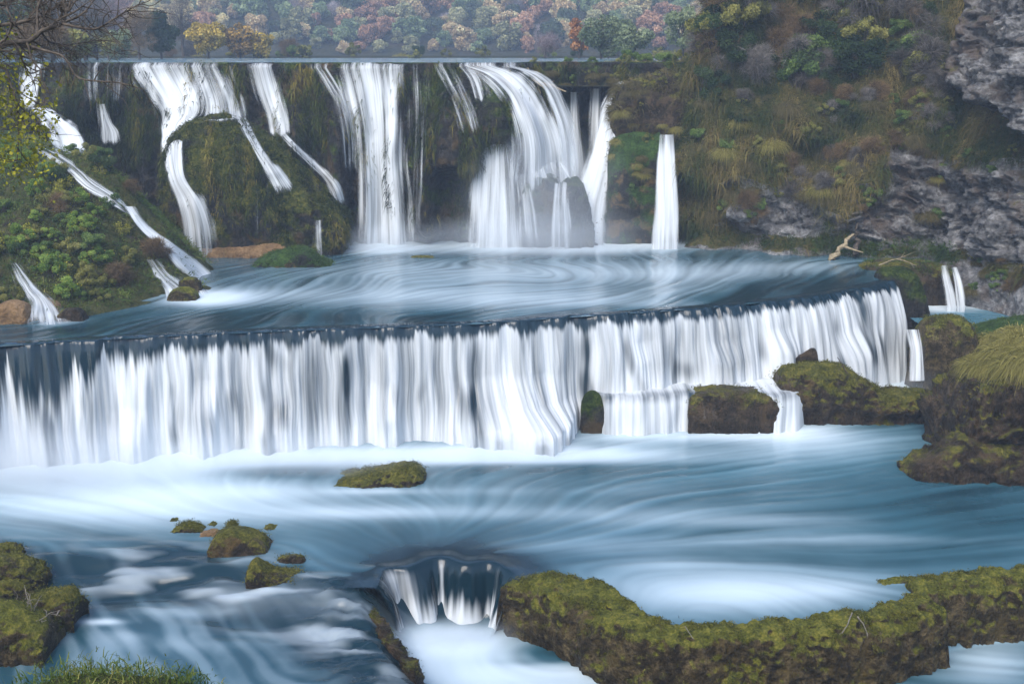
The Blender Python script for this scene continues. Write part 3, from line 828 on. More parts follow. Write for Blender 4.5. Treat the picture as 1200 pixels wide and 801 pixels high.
# flat rock and small cluster in the lower river
lump([(384, 568), (402, 560), (435, 552), (462, 547), (482, 544), (493, 549), (499, 558)], 57.0, 1.25, Z_LOW, 'rock', 'boulder', 'flat mossy slab rock washed by foam below the middle fall', 'rock', amp=.22, freq=1.0, seed=41, e2=.9, tuft=(1500, .12, .05, 'moss', .3), nu=120, ridge=.25)
for k, (pr, Y, d, lab) in enumerate([
    ([(197, 630), (205, 618), (222, 612), (238, 618), (242, 629)], 50.4, .45, 'bright mossy stone at the tip of the small rock cluster'),
    ([(222, 634), (232, 626), (250, 621), (258, 626), (256, 634)], 49.9, .35, 'smooth yellow stone wedged between mossy stones of the cluster'),
    ([(236, 620), (244, 614), (256, 614), (260, 621)], 51.0, .3, 'little mossy stone at the back of the rock cluster'),
    ([(260, 621), (268, 613), (278, 614), (282, 621)], 50.9, .3, 'little dark green stone behind the largest rock of the cluster'),
    ([(245, 650), (250, 630), (262, 621), (285, 620), (305, 628), (316, 640), (319, 651)], 48.3, .95, 'largest brown mossy boulder of the small cluster'),
    ([(300, 630), (306, 620), (318, 616), (330, 622), (332, 630)], 50.6, .3, 'black wet stone lapped by foam beside the cluster'),
    ([(196, 612), (202, 607), (213, 609), (216, 613)], 51.6, .25, 'tiny dark stone upstream of the rock cluster')]):
    lump(pr, Y, d, Z_LOW - .03, 'rock', 'sand' if k == 1 else ('boulder' if k != 5 else 'ledge'), lab, 'rock', amp=.07, freq=1.5, seed=50 + k, nu=60, na=40, e2=.7, tuft=None if k in (1, 5) else (700, .1, .04, 'moss', .2), sink=.6)
lump([(290, 680), (292, 662), (300, 655), (318, 668), (345, 670), (366, 676), (368, 684)], 45.7, .8, Z_LEFT + .4, 'mossy_slab', 'boulder', 'mossy green slab at the edge of the rapids', 'rock', amp=.1, freq=1.3, seed=61, e2=.8, tuft=(1500, .12, .045, 'moss', .2), nu=90, sink=1)
lump([(318, 662), (330, 652), (352, 650), (360, 658)], 46.9, .3, Z_LOW - .05, 'rock', 'ledge', 'dark low stone behind the mossy green slab', 'rock', amp=.06, freq=1.5, seed=62, nu=50, na=30, tuft=(300, .08, .04, 'moss', .2))

# ------------------------------------------------------------------ mossy dam in front (natural travertine rim)
def sweep(line, prof_fn, ns, name, mat, label, cat, seed, amp, freq, tuft=None, fine=.08, ridge=.2):
    """line: plan points (x, y, ztop, zbase, halfwidth) ; rounded rim with a near-vertical front"""
    p = resample(line, ns); t = np.gradient(p[:, :2], axis=0); t /= np.linalg.norm(t, axis=1)[:, None]
    n = np.stack([t[:, 1], -t[:, 0]], -1)
    a = np.linspace(0, 1, 70)
    off, hh = prof_fn(a)                                        # off across (-1 back .. 1 front), hh 0 base..1 top
    hw = p[:, 4][None]
    x = p[None, :, 0] + n[None, :, 0] * off[:, None] * hw; y = p[None, :, 1] + n[None, :, 1] * off[:, None] * hw
    z = p[:, 3][None] + (p[:, 2] - p[:, 3])[None] * hh[:, None]
    V = v3(x, y, z)
    N = v3(n[None, :, 0] * np.sign(off)[:, None] + 0 * z, n[None, :, 1] * np.sign(off)[:, None] + 0 * z, 0 * z + (hh[:, None] > .85) * .7)
    S_ = np.r_[0, np.cumsum(np.linalg.norm(np.diff(p[:, :2], axis=0), axis=1))][None]
    d = fbm(V * freq, 4, seed) * amp + (ridged(v3(S_ * 1.1, z * .35, off[:, None] * .6), 3, seed + 3) - .6) * ridge + fbm(V * freq * 4.5, 3, seed + 8) * fine
    V = V + N * d[..., None]
    ends = np.clip(np.minimum(np.arange(ns), np.arange(ns)[::-1]) / 6, 0, 1) ** .5
    V[..., 2] = p[None, :, 3] + (V[..., 2] - p[None, :, 3]) * ends[None]
    Fq = grid_faces(ns, len(a)); P = V.reshape(-1, 3); loc = np.array([P[:, 0].mean(), P[:, 1].mean(), p[:, 3].mean()])
    acc = Acc(); acc.add(P - loc, Fq, tint=0.0); mats = [M[mat]]
    if tuft:
        cnt, ln, wd, mt, minup = tuft; rg = np.random.default_rng(seed)
        VN = vnormals(P, Fq)
        if (VN[:, 2] * (hh.repeat(ns) > .9)).sum() < 0: VN = -VN
        wgt = sst(minup, minup + .5, VN[:, 2]) * sst(-.02, .3, fbm(P * 1.1, 3, seed + 7)) * (hh.repeat(ns) > .25)
        i = rg.choice(len(P), cnt, p=wgt / wgt.sum())
        Q = P[i] + rg.normal(size=(cnt, 3)) * [.08, .08, .02]
        bV, bQ, m = blades(Q, VN[i] * .7 + rg.normal(size=(cnt, 3)) * .5 + [0, 0, .2], ln * rg.uniform(.5, 1.3, cnt), wd * rg.uniform(.6, 1.3, cnt), .7, rg)
        acc.add(bV - loc, bQ, mi=1, tint=np.repeat(np.clip(rg.normal(.5, .2, cnt) + .35 * fbm(Q * .8, 2, 4), 0, 1), m)); mats.append(M[mt])
    o = link(name, acc.build(name, mats), loc=loc); tag(o, label, cat); SCENE_BV.append((P, Fq)); return o

def rim(a):
    # back bottom -> back top -> rounded front edge -> front face -> foot (slightly undercut)
    off = np.interp(a, [0, .12, .30, .42, .52, .80, 1.0], [-1, -.95, -.55, .25, .85, 1.0, .72])
    hh = np.interp(a, [0, .12, .22, .34, .46, .62, 1.0], [.45, .80, .97, 1.0, .94, .66, -.12])
    k = np.ones(7) / 7
    off = np.convolve(np.pad(off, 3, mode='edge'), k, 'valid'); hh = np.convolve(np.pad(hh, 3, mode='edge'), k, 'valid')
    return off, hh
def rl(lst):
    o = []
    for px, py, zt, hw in lst:
        q = at_z(px, py, zt); o.append((q[0], q[1], zt, Z_BOT - .3, hw))
    return o
sweep(rl([(592, 682, -7.0, .4), (606, 682, -6.75, .55), (622, 680, -6.6, .8), (652, 681, -6.42, 1.15), (690, 694, -6.35, 1.35), (722, 714, -6.4, 1.3), (755, 732, -6.5, 1.05), (800, 740, -6.5, .9), (870, 737, -6.5, .8), (950, 731, -6.45, .8),
          (1020, 722, -6.4, .8), (1068, 708, -6.35, .85), (1100, 697, -6.3, .9)]), rim, 360, 'mossy_dam', 'damp', 'long winding moss covered travertine rim holding the swirling pool', 'rock', 71, .24, .8, (15000, .10, .045, 'moss', .25), .13, .45)
sweep(rl([(1060, 690, -6.5, .6), (1100, 681, -6.3, .75), (1160, 674, -6.3, .8), (1230, 668, -6.3, .85), (1330, 660, -6.4, .8)]), rim, 160, 'mossy_dam', 'damp', 'shorter moss covered rim running off behind the winding one', 'rock', 72, .22, .8, (5500, .10, .045, 'moss', .25), .13, .42)
sweep(rl([(1026, 684, -6.68, .3), (1050, 678, -6.55, .4), (1090, 676, -6.55, .4), (1140, 672, -6.6, .35)]), rim, 90, 'mossy_dam', 'damp', 'thin mossy strip between the swirling pool and the two rims', 'rock', 73, .12, 1.0, (2500, .09, .04, 'moss', .0), .06, .1)

sweep(rl([(490, 790, -7.6, .22), (474, 766, -7.55, .28), (458, 742, -7.5, .30), (444, 720, -7.45, .28), (434, 704, -7.4, .22)]), rim, 110, 'rock_edge', 'ledge', 'broken dark rock edge along the lower left step', 'rock', 74, .26, 1.3, (900, .09, .04, 'moss', .3), .12, .4)
# rocks at the left edge of the foreground
for k, (pr, Y, d, zb, mt, lab, tf) in enumerate([
    ([(-40, 652), (-20, 642), (10, 638), (24, 645), (26, 653)], 47.6, .5, Z_LOW, 'boulder', 'small mossy stone farthest upstream at the left rim', (500, .1, .04, 'moss', .2)),
    ([(-90, 690), (-40, 662), (0, 653), (30, 657), (50, 672), (54, 690)], 45.6, 1.0, Z_LEFT, 'boulder', 'flat mossy yellow rock at the head of the rapids', (2200, .11, .04, 'moss', .1)),
    ([(-60, 715), (-20, 688), (10, 680), (35, 690), (46, 705), (50, 716)], 44.4, .4, Z_LEFT, 'boulder', 'mossy rock with a wet foamy hollow beside the rapids', (1400, .11, .04, 'moss', .1)),
    ([(22, 735), (30, 708), (52, 692), (78, 692), (92, 706), (92, 718), (86, 738)], 42.6, .8, Z_LEFT, 'boulder', 'olive mossy knob jutting into the water near tangled roots', (1600, .11, .04, 'moss', .1)),
    ([(-60, 800), (-40, 730), (-5, 708), (30, 716), (58, 738), (62, 770), (52, 812)], 40.4, 1.2, Z_LEFT - .6, 'damp', 'dark earthy bank rock overgrown with tangled roots', (1800, .14, .04, 'mossd', .1))]):
    lump(pr, Y, d, zb - .05, 'rock', mt, lab, 'rock', amp=.28, freq=1.2, seed=80 + k, nu=110, na=64, e2=.65, tuft=tf, sink=.8, ridge=.3, fine=.12)
# ------------------------------------------------------------------ right cliff
base_px = [(930, 172), (880, 140), (832, 116), (806, 104), (797, 97.5), (797, 95.0)]
bl = [(px_X(a, Y, 0), Y) for a, Y in base_px]
for a, b, z in [(812, 287, 0), (850, 291, 0), (900, 295, 0), (950, 299, 0), (1000, 302, 0), (1050, 304, 0), (1095, 304, 0)]:
    q = at_z(a, b, z); bl.append((q[0], q[1]))
bl += [(px_X(1128, 81.5, 0), 81.5), (px_X(1160, 79.0, 0), 79.0), (px_X(1200, 76.5, 0), 76.5), (px_X(1260, 73, 0), 73), (px_X(1330, 69, 0), 69), (px_X(1420, 64, 0), 64)]
nS, nH = 640, 330
B = resample(bl, nS); Ld = np.r_[0, np.cumsum(np.linalg.norm(np.diff(B, axis=0), axis=1))]
tg = np.gradient(B, axis=0); tg /= np.linalg.norm(tg, axis=1)[:, None]
nr = np.stack([tg[:, 1], -tg[:, 0]], -1)
nr = np.stack([np.convolve(np.pad(nr[:, k], 30, mode='edge'), np.ones(61) / 61, 'valid') for k in (0, 1)], -1); nr /= np.linalg.norm(nr, axis=1)[:, None]
bpx = to_px(v3(B[:, 0], B[:, 1], 0))[0]
hh = np.linspace(0, 1, nH)[:, None] ** 1.15 * 46 - 3.5
front = (np.arange(nS) > np.argmin(np.abs(B[:, 0] - px_X(797, 95, 0)) + np.abs(B[:, 1] - 95.0)))
fx = np.where(front, bpx, 780)
k1 = np.interp(fx, [780, 800, 830, 900, 980, 1060, 1130, 1200, 1400], [.10, .12, .22, .30, .34, .36, .34, .30, .30])[None]   # lower lean
k2 = np.interp(fx, [780, 800, 830, 900, 980, 1060, 1130, 1200, 1400], [.35, .45, .95, 1.05, .95, .70, .50, .40, .40])[None]  # upper lean
hb = np.interp(fx, [780, 830, 900, 1000, 1100, 1200], [12.5, 11.5, 11, 12, 14, 16])[None]
h0 = np.maximum(hh, 0)
lean = k1 * np.minimum(h0, hb) + k2 * np.maximum(h0 - hb, 0)
V = v3(B[None, :, 0] - nr[None, :, 0] * lean, B[None, :, 1] - nr[None, :, 1] * lean, hh + 0 * lean)
px, py = to_px(V)
big = fbm(V * .10, 3, 101) * 2.2 + fbm(V * .30, 3, 102) * 1.7
big = big * np.clip((Ld[None] - 0) / 8, 0, 1)
# hummocks : overhanging cushions of turf on the left part
cush = np.maximum(0, noise(v3(V[..., 0] * .33, V[..., 1] * .33, V[..., 2] * .45), 103)) * 3.0 * sst(1120, 980, px)
# rock faces
outpoly = [(1106, 102), (1112, 70), (1130, 20), (1148, -20), (1180, -90), (1500, -200), (1500, 210), (1240, 160), (1200, 128), (1150, 108)]
so_ = sd_poly(np.stack([px, py], -1) + np.stack([noise(V * .5, 7) * 9, noise(V * .5, 8) * 9], -1), outpoly)
outc = sst(-3, 9, so_)
midpoly = [(1042, 150), (1075, 160), (1110, 180), (1180, 190), (1400, 190), (1400, 330), (1180, 320), (1120, 296), (1010, 290), (985, 262), (1000, 236), (1040, 215)]
smd = sd_poly(np.stack([px, py], -1) + np.stack([noise(V * .4, 9) * 16, noise(V * .4, 10) * 14], -1), midpoly)
midr = sst(-8, 12, smd)
lowp = .75 * blob_sum(px, py, [(940, 245, 30, 32, 1.1), (905, 255, 22, 26, .9), (870, 236, 26, 30, .5), (1010, 262, 40, 30, .7), (840, 260, 22, 18, .5)])
rockm = np.clip(np.maximum(np.maximum(outc, midr * .9), lowp), 0, 1)
# bedded limestone : dipping ledges and vertical joints
bed = (V[..., 2] * .95 + V[..., 0] * .42 + fbm(V * .25, 3, 111) * 1.6)
sawf = lambda q: (q - np.floor(q))
led = (sawf(bed * .55) ** .7 - .5) * .9 + (sawf(bed * 1.7 + noise(V * .5, 112)) - .5) * .35
jt = ridged(v3(V[..., 0] * .55 + V[..., 2] * .2, V[..., 1] * .55, V[..., 2] * .25), 3, 113)
rockd = led * 1.2 + (jt - .65) * 1.9 + fbm(V * 1.1, 4, 114) * .6 - .5 * sst(.80, .92, ridged(V * .9, 2, 119))
d = big + cush * (1 - rockm) + rockm * rockd * .9 + outc * 3.0 + fbm(V * 1.6, 3, 115) * .16
d = d * sst(-3.5, .5, hh) 
V = V + v3(nr[None, :, 0] * d, nr[None, :, 1] * d, -.55 * (cush * (1 - rockm)) * sst(-1, 3, hh))
# ledges push out a bit more towards their upper edge
FQ = grid_faces(nS, nH)
VN = vnormals(V.reshape(-1, 3), FQ).reshape(V.shape)
if (VN[..., 2]).mean() < 0: VN = -VN
veg = np.clip(1 - rockm * 1.35 + .55 * (VN[..., 2] - .35) + .45 * fbm(V * .35, 4, 116), 0, 1)
veg = veg * sst(-.2, .8, hh + .5 * noise(V * .6, 3))
CLV = V.reshape(-1, 3)
o = link('limestone_cliff', mesh('limestone_cliff', V, FQ, mats=M['lime'], attrs={'veg': veg.ravel()}))
tag(o, 'tall grey limestone cliff overgrown with grass along the right bank', 'cliff')
CL_BV = bvh(V[::3, ::3], grid_faces(len(range(0, nS, 3)), len(range(0, nH, 3))))

# grass hanging over the cliff : one uncountable mass
def scatter_grass(name, V, VN, wgt, n, ln, wd, mats, tintf, droop=.8, seed=5, updir=.5, mixidx=None, clump=.35, per=5, out=.6):
    rg = np.random.default_rng(seed)
    wgt = wgt / wgt.sum()
    i = rg.choice(len(V), n // per, p=wgt)
    C = V[i] + rg.normal(size=(len(i), 3)) * .10
    base = np.clip(tintf(C) + rg.normal(0, .10, len(i)), 0, 1)
    lsz = rg.uniform(.6, 1.4, len(i))
    j = np.repeat(np.arange(len(i)), per)
    P = C[j] + rg.normal(size=(len(j), 3)) * clump * .3
    D = VN[i][j] * out + rg.normal(size=(len(j), 3)) * .45 + [0, 0, updir]
    bV, bQ, m = blades(P, D, ln * lsz[j] * rg.uniform(.6, 1.25, len(j)), wd * rg.uniform(.6, 1.4, len(j)), droop, rg)
    tt = np.repeat(np.clip(base[j] + rg.normal(0, .10, len(j)), 0, 1), m)
    me = mesh(name, bV, bQ, mats=mats, attrs={'tint': tt})
    return tag(link(name, me), kind='stuff')
M['turf'] = mat_leaf('cliff_turf', [(0, (.012, .026, .008)), (.22, (.034, .052, .012)), (.45, (.085, .080, .024)), (.68, (.15, .11, .042)), (.86, (.22, .18, .055)), (1, (.30, .25, .09))], .22, 0)
cw = sst(.35, .7, veg.ravel()) * sst(.2, 1.0, CLV[:, 2]) * (px.ravel() < 1290) * (px.ravel() > 700) * (py.ravel() > -60) * (CLV[:, 1] < 112)
# weight by area seen
area = np.ones(len(CLV))
scatter_grass('grass', CLV, VN.reshape(-1, 3), cw, 210000, .72, .05, M['turf'],
              lambda C: .33 + .62 * fbm(C * .22, 3, 121) + .25 * fbm(C * .6, 2, 122) - .12 * sst(3, 0, C[:, 2]), 1.25, 6, per=7, clump=.5)
# green rim of the water line
gw = ((CLV[:, 2] > .1) & (CLV[:, 2] < 1.3) & (px.ravel() > 950) & (px.ravel() < 1120)).astype(float) + .25 * ((CLV[:, 2] > .1) & (CLV[:, 2] < 1.0) & (px.ravel() > 800) & (px.ravel() < 960))
scatter_grass('grass', CLV, VN.reshape(-1, 3), gw, 9000, .45, .05, M['grassg'], lambda C: .5 + .4 * fbm(C * .4, 2, 5), .8, 7)

# moss hanging on the tufa wall and the mound
M['hang'] = mat_leaf('hanging_moss', [(0, (.005, .008, .003)), (.35, (.016, .026, .005)), (.58, (.05, .064, .010)), (.8, (.11, .088, .018)), (1, (.17, .14, .03))], .15, 0)
WN = vnormals(WALLV, WALLF); WN *= np.sign((WN[:, 1].sum() < 0) * 2 - 1.0)
wv = np.repeat(np.linspace(-.10, 1.08, 170), 760); ws = np.tile(S_WALL, 170)
ww = sst(.0, .03, wv) * sst(.95, .6, wv) * sst(-.25, .3, noise(v3(ws * .35, wv * 2.0, 0), 171) + .25 * noise(v3(ws * 1.4, wv * 4, 0), 172))
scatter_grass('moss', WALLV, WN, ww, 90000, .38, .06, M['hang'], lambda C: .40 + .7 * noise(v3(C[:, 0] * .7, C[:, 1] * .3, C[:, 2] * .12), 173) + .3 * fbm(C * .5, 2, 174), 1.3, 14, updir=-.25, out=.5, per=6)

_v, _f = SCENE_BV[0]; _n = vnormals(_v, _f); _n *= 1.0 if (_n[:, 1] * (_v[:, 1] < 91)).sum() < 0 else -1.0
_w = sst(.5, 1.5, _v[:, 2]) * (_v[:, 1] < 92.5) * sst(-.1, .35, noise(v3(_v[:, 0] * .8, _v[:, 1] * .4, _v[:, 2] * .12), 176) + .2)
scatter_grass('moss', _v, _n, _w, 22000, .24, .06, M['hang'], lambda C: .40 + .8 * noise(v3(C[:, 0] * .8, C[:, 1] * .3, C[:, 2] * .15), 177), 1.2, 15, updir=-.2, out=.5, per=6)

# ------------------------------------------------------------------ left bank
def tps(pts, vals, reg=.05):
    n = len(pts); d = np.linalg.norm(pts[:, None] - pts[None], axis=-1)
    K = np.where(d > 0, d * d * np.log(d + 1e-12), 0) + reg * np.eye(n)
    P = np.c_[np.ones(n), pts]; A_ = np.block([[K, P], [P.T, np.zeros((3, 3))]])
    w_ = np.linalg.solve(A_, np.r_[vals, np.zeros(3)])
    def f(X, Y):
        o = w_[n] + w_[n + 1] * X + w_[n + 2] * Y
        for k in range(n):
            r = np.hypot(X - pts[k, 0], Y - pts[k, 1]); o = o + w_[k] * r * r * np.log(r + 1e-12)
        return o
    return f
cp = []
for a, b in [(-120, 384), (-50, 382), (0, 380), (60, 377), (110, 371), (150, 363), (195, 354), (232, 345), (250, 336)]:
    q = at_z(a, b, 0.0); cp.append((q[0], q[1], -.15))
for a, b, Y in [(0, 300, 70.5), (0, 235, 76), (20, 180, 82), (60, 172, 84), (100, 183, 84), (150, 194, 84), (190, 225, 83), (212, 258, 82), (228, 290, 81), (100, 300, 73), (150, 290, 76), (195, 305, 77),
                (60, 330, 69.5), (130, 335, 71.5), (200, 330, 75), (-60, 250, 74), (-120, 200, 78), (-60, 170, 84)]:
    q = at_y(a, b, Y); cp.append(tuple(q))
for a, Y, z in [(240, 80, -.4), (252, 84, -.5), (220, 90, -.4), (150, 93, 2.0), (80, 92, 7.5), (20, 92, 9.2), (-80, 95, 12), (260, 76, -1.2), (275, 80, -1.5)]:
    cp.append((float(px_X(a, Y, z)), Y, z))
cp = np.array(cp); fbank = tps(cp[:, :2], cp[:, 2])
nx, ny = 320, 260
X, Y = np.meshgrid(np.linspace(-58, -19, nx), np.linspace(60, 97, ny))
Z = fbank(X, Y)
bline = np.array([at_z(a, b, 0)[:2] for a, b in [(-160, 386), (-50, 383), (0, 381), (60, 378), (110, 372), (150, 364), (195, 355), (232, 346), (252, 337)]] + [[px_X(250, 82, 0), 82], [px_X(226, 90, 0), 90], [px_X(215, 98, 0), 98], [-70, 98], [-70, 60]])
sb = sd_poly(np.stack([X, Y], -1), bline)
Z = np.minimum(Z, sb * 1.1 + .05); Z = np.maximum(Z, -1.5)
Pn = v3(X, Y, Z)
Z = Z + sst(.0, 2, sb) * (fbm(v3(X * .3, Y * .3, 0), 4, 131) * .7 + fbm(v3(X * 1.2, Y * 1.2, 0), 3, 132) * .2)
BKV = v3(X, Y, Z); BKF = grid_faces(nx, ny)
_kf = (sb.ravel()[BKF] > -1.2).all(1)
tag(link('river_bank_terrain', mesh('river_bank_terrain', BKV, BKF[_kf], mats=M['bank'])), kind='structure')
BK_BV = bvh(BKV[::2, ::2], grid_faces(len(range(0, nx, 2)), len(range(0, ny, 2))))
BKN = vnormals(BKV.reshape(-1, 3), BKF); BKN *= np.sign(BKN[:, 2:3] + 1e-9)
def bankZ(x, y): return bilin(Z, (np.asarray(x) + 58) / 39 * (nx - 1), (np.asarray(y) - 60) / 37 * (ny - 1))
bw = sst(.1, .7, sb.ravel()) * (Z.ravel() > .15)
M['bankgr'] = mat_leaf('bank_grass', [(0, (.02, .04, .010)), (.4, (.06, .10, .018)), (.7, (.12, .14, .03)), (1, (.24, .21, .07))], .25, 0)
scatter_grass('grass', BKV.reshape(-1, 3), BKN, bw, 60000, .6, .05, M['bankgr'], lambda C: .42 + .5 * fbm(C * .25, 3, 141), .8, 9)

# ------------------------------------------------------------------ near bank below the viewer and at the left, out of sight except for its brow
nx, ny = 150, 150
X, Y = np.meshgrid(np.linspace(-40, 22, nx), np.linspace(-30, 34, ny))
Zn = np.where(Y < 0, 13.4, 13.4 - .66 * np.maximum(Y, 0)) + fbm(v3(X * .2, Y * .2, 0), 3, 151) * .25 * sst(3, -4, Y)
Zn = Zn - .6 * np.maximum(X - 8, 0) * sst(0, 8, Y) - .25 * np.maximum(Y - 22, 0)
hx, hy = float(px_X(150, 20, 3.5)), 20.0
Zn = Zn + 3.30 * np.exp(-((X - hx + .2) / 2.9) ** 4 - ((Y - hy) / 3.0) ** 2) + fbm(v3(X * .8, Y * .8, 0), 3, 152) * .12 * sst(14, 19, Y)
NBV = v3(X, Y, Zn)
tag(link('near_bank_terrain', mesh('near_bank_terrain', NBV, grid_faces(nx, ny), mats=M['bank'])), kind='structure')
def nearZ(x, y): return bilin(Zn, (np.asarray(x) + 40) / 62 * (nx - 1), (np.asarray(y) + 30) / 64 * (ny - 1))

# ------------------------------------------------------------------ hill behind the upper river
nx, ny = 220, 160
X, Y = np.meshgrid(np.linspace(-430, 430, nx), np.linspace(100, 550, ny))
shore = 182 + 10 * noise(v3(X * .02, 0, 0), 161) - 22 * sst(-45, -80, X)
Zh = 12.5 + 2.2 * sst(-3, 4, Y - shore) + .26 * np.maximum(Y - shore - 140, 0)
Zh = Zh + fbm(v3(X * .012, Y * .012, 0), 3, 162) * 5 * sst(130, 200, Y - shore)
lb = sst(-47, -60, X + (Y - 100) * .34) * sst(98, 103, Y)            # land left of the upper river
rb = sst(20, 32, X - (Y - 100) * .25)                                  # and right, behind the cliff
Zh = np.maximum(Zh, np.where(lb > 0, 12.5 + 3.2 * lb + .12 * np.maximum(Y - 105, 0) * lb, -9))
Zh = np.maximum(Zh, np.where(rb > 0, 12.5 + 3.0 * rb + .2 * np.maximum(Y - 110, 0) * rb, -9))
tag(link('hill_terrain', mesh('hill_terrain', v3(X, Y, Zh), grid_faces(nx, ny), mats=M['hill'])), kind='structure')
def hillZ(x, y): return bilin(Zh, (np.asarray(x) + 430) / 860 * (nx - 1), (np.asarray(y) - 100) / 450 * (ny - 1))
# ------------------------------------------------------------------ falling water
BV_WALL = bvh(WALLV, WALLF)
BV_LUMPS = [bvh(a, f) for a, f in SCENE_BV]
def cast(px, py, bvs):
    x, y, w = ray(px, py); sh = x.shape
    o = Vector((0, 0, ZC)); out = np.full(x.size, np.nan)
    for k, (a, b, c) in enumerate(zip(x.ravel(), y.ravel(), w.ravel())):
        d = Vector((a, b, c)).normalized(); best = 1e9
        for bv in bvs:
            h = bv.ray_cast(o, d, 400)
            if h[0] is not None and h[3] < best: best = h[3]; out[k] = h[0].y
    return out.reshape(sh)

def ribbon(label, rows, bvs, mat='strand', off=.22, dens=.85, Y=None, crest=False, nu=14, nv=40, edge=.42, belly=.25, topd=.75, cat='waterfall', group=None, mono=True, name='waterfall', foot=.12, ripple=.10, tail=1.0, seed=0, fade=.0, wx=1.0, land=None):
    rows = np.asarray(rows, float)
    c_ = (rows[:, 0] + rows[:, 1]) / 2; h_ = (rows[:, 1] - rows[:, 0]) / 2 * wx; rows = np.stack([c_ - h_, c_ + h_, rows[:, 2]], -1)
    r = resample(rows, nv)
    u = np.linspace(0, 1, nu)
    PX = r[:, :1] + (r[:, 1:2] - r[:, :1]) * u[None]; PY = np.repeat(r[:, 2:3], nu, 1)
    if Y is not None:
        Yv = np.interp(np.linspace(0, 1, nv), np.linspace(0, 1, len(np.atleast_1d(Y))), np.atleast_1d(Y)); YY = np.repeat(Yv[:, None], nu, 1)
        if bvs:
            C = cast(PX, PY, bvs); YY = np.fmin(YY, C)
    else:
        YY = cast(PX, PY, bvs)
        med = np.nanmedian(YY, axis=1)
        for i in range(nv):
            if np.isnan(med[i]): med[i] = med[i - 1] if i and not np.isnan(med[i - 1]) else np.nanmedian(YY)
        YY = np.where(np.isnan(YY), med[:, None], YY)
        YY = np.clip(YY, med[:, None] - 1.6, med[:, None] + 1.6)
    if mono:
        YY = np.minimum.accumulate(YY, axis=0)
    for _ in range(5): YY = smooth2(YY, 1)
    bell = 1 - (2 * u - 1) ** 2
    YY = YY - off - belly * bell[None]
    W = at_y(PX, PY, YY)
    W[..., 1] += ripple * noise(v3(W[..., 0] * 1.6 + seed, W[..., 2] * .25, seed), 201)
    dv = np.r_[0, np.cumsum(np.linalg.norm(np.diff(W.mean(1), axis=0), axis=1))]
    L = dv[-1]; U0 = W[-1, :, 0]; fl_ = min(1.6, L * .25)
    e = sst(0, edge, u) * sst(0, edge, 1 - u)
    en = e[None] + .55 * noise(v3(W[..., 0] * 1.3 + seed, dv[:, None] * .22 + 0 * PX, seed), 207) * (1 - e[None] * .6)
    D = dens * np.clip(en * 1.25, 0, 1.0)
    D = D * (topd + (1 - topd) * sst(0, min(2.0, L * .3), dv)[:, None])
    if tail < 1: D = D * (1 + (tail - 1) * sst(L * .6, L, dv)[:, None])
    jag = noise(v3(U0 * 1.8 + seed, 0 * U0, 0), 205)
    D = np.where(True, D - fade * sst(L - fl_ * (1 + .7 * jag[None]), L + .02, dv[:, None]), D)
    D = D - .25 * (1 - np.clip(en, 0, 1)) - .3 * (e[None] < .02)
    w0 = np.linalg.norm(W[:, -1] - W[:, 0], axis=1).mean()
    U = np.repeat(u[None] * w0, nv, 0) + float(W[0, 0, 0]); Vv = np.repeat(dv[:, None], nu, 1)
    if crest:
        ex = []
        for k, (dy, zz) in enumerate([(2.2, Z_UP + .015), (1.1, Z_UP + .03), (.4, Z_UP + .035)]):
            q = W[0].copy(); q[:, 1] += dy + off; q[:, 2] = zz; q[:, 0] *= (q[:, 1] / W[0, :, 1]) ** .0; ex.append(q)
        W = np.concatenate([np.stack(ex), W]); D = np.concatenate([D[:1] * np.array([[.25], [.5], [.8]]), D]); U = np.concatenate([U[:3], U]); Vv = np.concatenate([Vv[:1] - np.array([[2.2], [1.1], [.4]]), Vv])
    if land is not None and W[-1, :, 2].mean() > land:
        q = W[-1:].copy(); q[..., 2] = land - .1; W = np.concatenate([W, q]); D = np.concatenate([D, D[-1:]]); U = np.concatenate([U, U[-1:]]); Vv = np.concatenate([Vv, Vv[-1:] + .5])
    me = mesh(name, W, grid_faces(nu, len(W)), mats=M[mat], uv=np.stack([U, Vv], -1).reshape(-1, 2), attrs={'dens': np.clip(D, -.6, 1.2).ravel()})
    return tag(link(name, me), label, cat, group)

